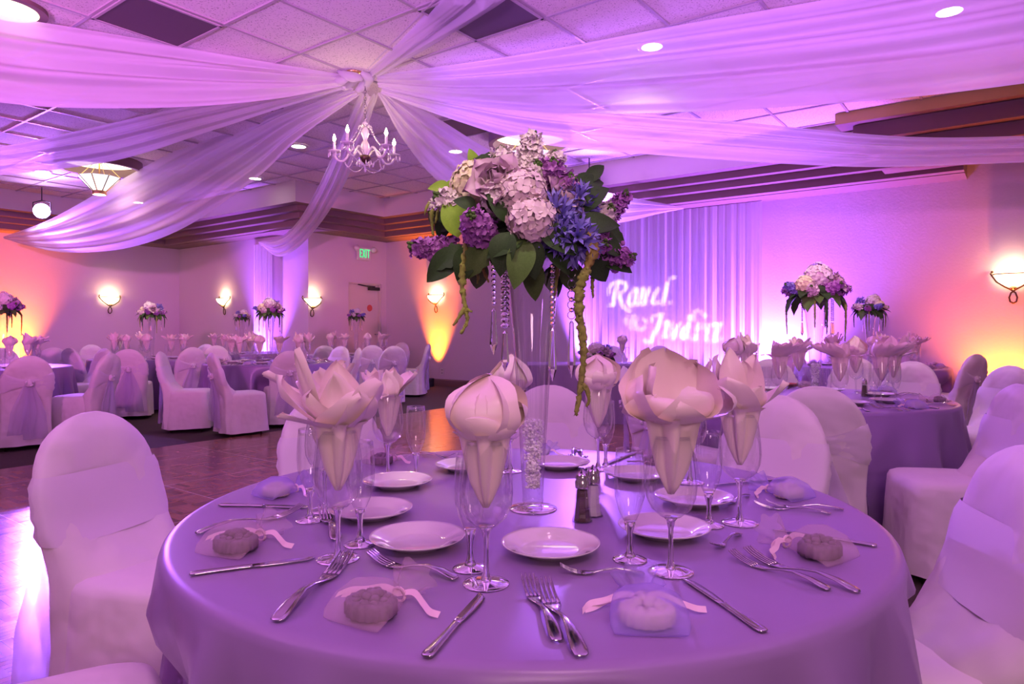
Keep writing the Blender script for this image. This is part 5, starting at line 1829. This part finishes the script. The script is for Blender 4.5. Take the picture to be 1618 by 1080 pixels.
# ---- head table things
def hd(px, y):
    return Vector(((px - 809) / F * y, y, TZ))
LB = small_bouquet(9, 'f_blush')
LB.location, LB['label'] = hd(944, 7.68) + Vector((0, 0, .055)), 'low purple and white flower arrangement lying on the head table'
for ch in KIDS[LB.name]:
    if ch.name.startswith('amaranth'):
        bpy.data.objects.remove(ch)
LB.scale = (1.15, .8, .9)
p = hd(983, 7.85)
glass_thing('w', 'wine glass with a peach napkin on the head table', p, 'head table glasses')
napkin('bud', 0, 'single upright napkin in a glass on the head table', p, 0, 'head table napkins')
glass_thing('f', 'champagne flute beside the single napkin on the head table', hd(991, 7.80), 'head table glasses')
plate('charger plate on the head table under the projected names', hd(1010, 7.70), 'head table plates', 1.2)
cutlery('dinner_knife', 'knife beside the charger plate on the head table', hd(1030, 7.80), hd(1026, 7.62), 'head table cutlery', fixed=1)

# ================================================================== NAME PROJECTION (a lamp with a cut-out plate)
STROKES = [([(130, 550), (150, 420), (178, 305)], [14, 15, 12]), ([(75, 550), (150, 552)], [5, 5]), ([(84, 440), (78, 390), (100, 338), (150, 306), (205, 300), (252, 318), (270, 358), (245, 402), (190, 426)], [5, 6, 7, 7, 8, 9, 10, 8, 5]), ([(195, 430), (206, 490), (228, 555), (268, 602), (338, 616)], [9, 11, 10, 7, 5]),
           ([(345, 382), (308, 450), (292, 520), (318, 562), (345, 545)], [6, 10, 12, 9, 5]), ([(392, 372), (370, 460), (352, 540)], [11, 12, 8]), ([(345, 380), (392, 372)], [6, 7]), ([(352, 545), (400, 545)], [4, 4]),
           ([(452, 372), (425, 460), (402, 530), (430, 548), (465, 520)], [10, 12, 11, 6, 5]), ([(508, 372), (480, 460), (462, 545)], [11, 12, 9]), ([(600, 375), (565, 460), (548, 520), (570, 540), (630, 515)], [9, 12, 12, 7, 4]),
           ([(710, 308), (685, 420), (655, 548)], [9, 13, 10]), ([(740, 520), (744, 528)], [7, 7]), ([(735, 385), (733, 290), (750, 256), (800, 258)], [3, 5, 7, 5]),
           ([(290, 668), (256, 715), (268, 760)], [4, 5, 4]), ([(345, 660), (318, 745), (318, 800), (345, 815)], [6, 9, 8, 4]), ([(385, 690), (362, 745), (388, 805), (432, 818), (470, 775), (476, 712), (445, 690)], [4, 5, 6, 5, 5, 5, 4]),
           ([(537, 740), (541, 685), (570, 655), (655, 648)], [4, 5, 6, 7]), ([(652, 652), (600, 790), (540, 925)], [11, 17, 13]), ([(535, 950), (492, 945), (455, 915)], [6, 7, 5]),
           ([(665, 765), (690, 730), (715, 722), (692, 800), (668, 892), (722, 890)], [4, 6, 10, 13, 11, 4]), ([(748, 735), (752, 830), (768, 912)], [6, 8, 8]), ([(825, 758), (800, 830), (772, 905)], [11, 14, 11]), ([(830, 760), (845, 740)], [5, 4]),
           ([(938, 765), (880, 800), (852, 875), (880, 905), (940, 890)], [8, 12, 15, 9, 4]), ([(945, 660), (935, 770), (905, 880)], [8, 13, 10]), ([(988, 640), (984, 740)], [9, 5]), ([(1035, 740), (1018, 840), (1012, 925)], [7, 11, 9]),
           ([(1000, 612), (1022, 612)], [9, 9]), ([(1068, 626), (1072, 630)], [10, 10]), ([(1104, 662), (1106, 668)], [14, 14]), ([(1085, 745), (1080, 818)], [8, 6]), ([(1140, 758), (1130, 850), (1126, 938)], [6, 9, 8]), ([(980, 915), (1120, 912)], [3, 3]),
           ([(1160, 768), (1220, 755), (1282, 745)], [5, 9, 8]), ([(1268, 752), (1235, 840), (1205, 930)], [11, 15, 13]), ([(1180, 938), (1240, 925), (1290, 898)], [7, 6, 4])]
def gobo():
    src = Vector((.75, -.9, 2.75))
    bC = BB - .12                                     # plane of the curtain
    def cur(x, y):                                    # drawing units -> point on the curtain
        px, py = 950 + x / 6.752, 400 + y / 6.752
        r = (px - 809) / F
        Y = bC / (r * .597 + .803)
        return Vector((r * Y, Y, CAMZ + (HOR - py) / F * Y))
    mid = cur(680, 610)
    ax = (mid - src).normalized()
    rx = ax.cross(Vector((0, 0, 1))).normalized()
    ry = rx.cross(ax)
    D = .16
    def flat(x, y):
        v = cur(x, y) - src
        k = D / v.dot(ax)
        return v.dot(rx) * k, v.dot(ry) * k
    segs = []
    for pts, wd in STROKES:
        for (p0, p1, w0, w1) in zip(pts[:-1], pts[1:], wd[:-1], wd[1:]):
            a_, b_ = flat(*p0), flat(*p1)
            sc = abs(flat(700, 600)[0] - flat(600, 600)[0]) / 100
            segs.append((a_, b_, w0 * sc, w1 * sc))
    t = thing('name_projector', 'lamp throwing the two names onto the curtain, out of the picture', 'projector', src, 0)
    h, nx, ny = .0375, 280, 190
    hx, hy = .034, .022
    mb = MB()
    cx, cy = flat(680, 610)
    open_ = [[False] * nx for _ in range(ny)]
    for a_, b_, w0, w1 in segs:
        wm = max(w0, w1)
        x0, x1 = min(a_[0], b_[0]) - wm, max(a_[0], b_[0]) + wm
        y0, y1 = min(a_[1], b_[1]) - wm, max(a_[1], b_[1]) + wm
        dx, dy = b_[0] - a_[0], b_[1] - a_[1]
        LL = dx * dx + dy * dy + 1e-15
        for j in range(max(0, int((y0 - cy + hy) / (2 * hy) * ny)), min(ny, int((y1 - cy + hy) / (2 * hy) * ny) + 2)):
            yy = cy - hy + 2 * hy * (j + .5) / ny
            for i in range(max(0, int((x0 - cx + hx) / (2 * hx) * nx)), min(nx, int((x1 - cx + hx) / (2 * hx) * nx) + 2)):
                xx = cx - hx + 2 * hx * (i + .5) / nx
                u = max(0, min(1, ((xx - a_[0]) * dx + (yy - a_[1]) * dy) / LL))
                if (xx - a_[0] - u * dx) ** 2 + (yy - a_[1] - u * dy) ** 2 < (w0 + (w1 - w0) * u) ** 2:
                    open_[j][i] = True
    def P(u, v):
        return ax * D + rx * u + ry * v
    for j in range(ny):
        i = 0
        while i < nx:
            if open_[j][i]:
                i += 1
                continue
            k = i
            while k < nx and not open_[j][k]:
                k += 1
            xa, xb = cx - hx + 2 * hx * i / nx, cx - hx + 2 * hx * k / nx
            ya, yb = cy - hy + 2 * hy * j / ny, cy - hy + 2 * hy * (j + 1) / ny
            mb.add([P(xa, ya), P(xb, ya), P(xb, yb), P(xa, yb)], [[0, 1, 2, 3]])
            i = k
    for xa, xb, ya, yb in ((cx - .09, cx - hx, cy - .09, cy + .09), (cx + hx, cx + .09, cy - .09, cy + .09), (cx - hx, cx + hx, cy - .09, cy - hy), (cx - hx, cx + hx, cy + hy, cy + .09)):
        mb.add([P(xa, ya), P(xb, ya), P(xb, yb), P(xa, yb)], [[0, 1, 2, 3]])
    mb.build('name_plate', M['black'], t, smooth=False)
    body = MB().lathe([(.0, -.16), (.07, -.16), (.12, -.02), (.12, .158), (.115, .158), (.115, -.01), (.06, -.14), (0, -.14)], 24)
    body.xf(ax.to_track_quat('Z', 'Y').to_matrix().to_4x4())
    body.build('lamp_body', M['black'], t, sharp=40)
    MB().tube([(0, 0, .10), (0, 0, ZIN - src.z - .002)], .015, 8).build('hanger', M['black'], t)
    lamp('SPOT', 'name_light', src, E_GOBO, (1, .86, .92), src + ax, 34, .2, .0005)
gobo()
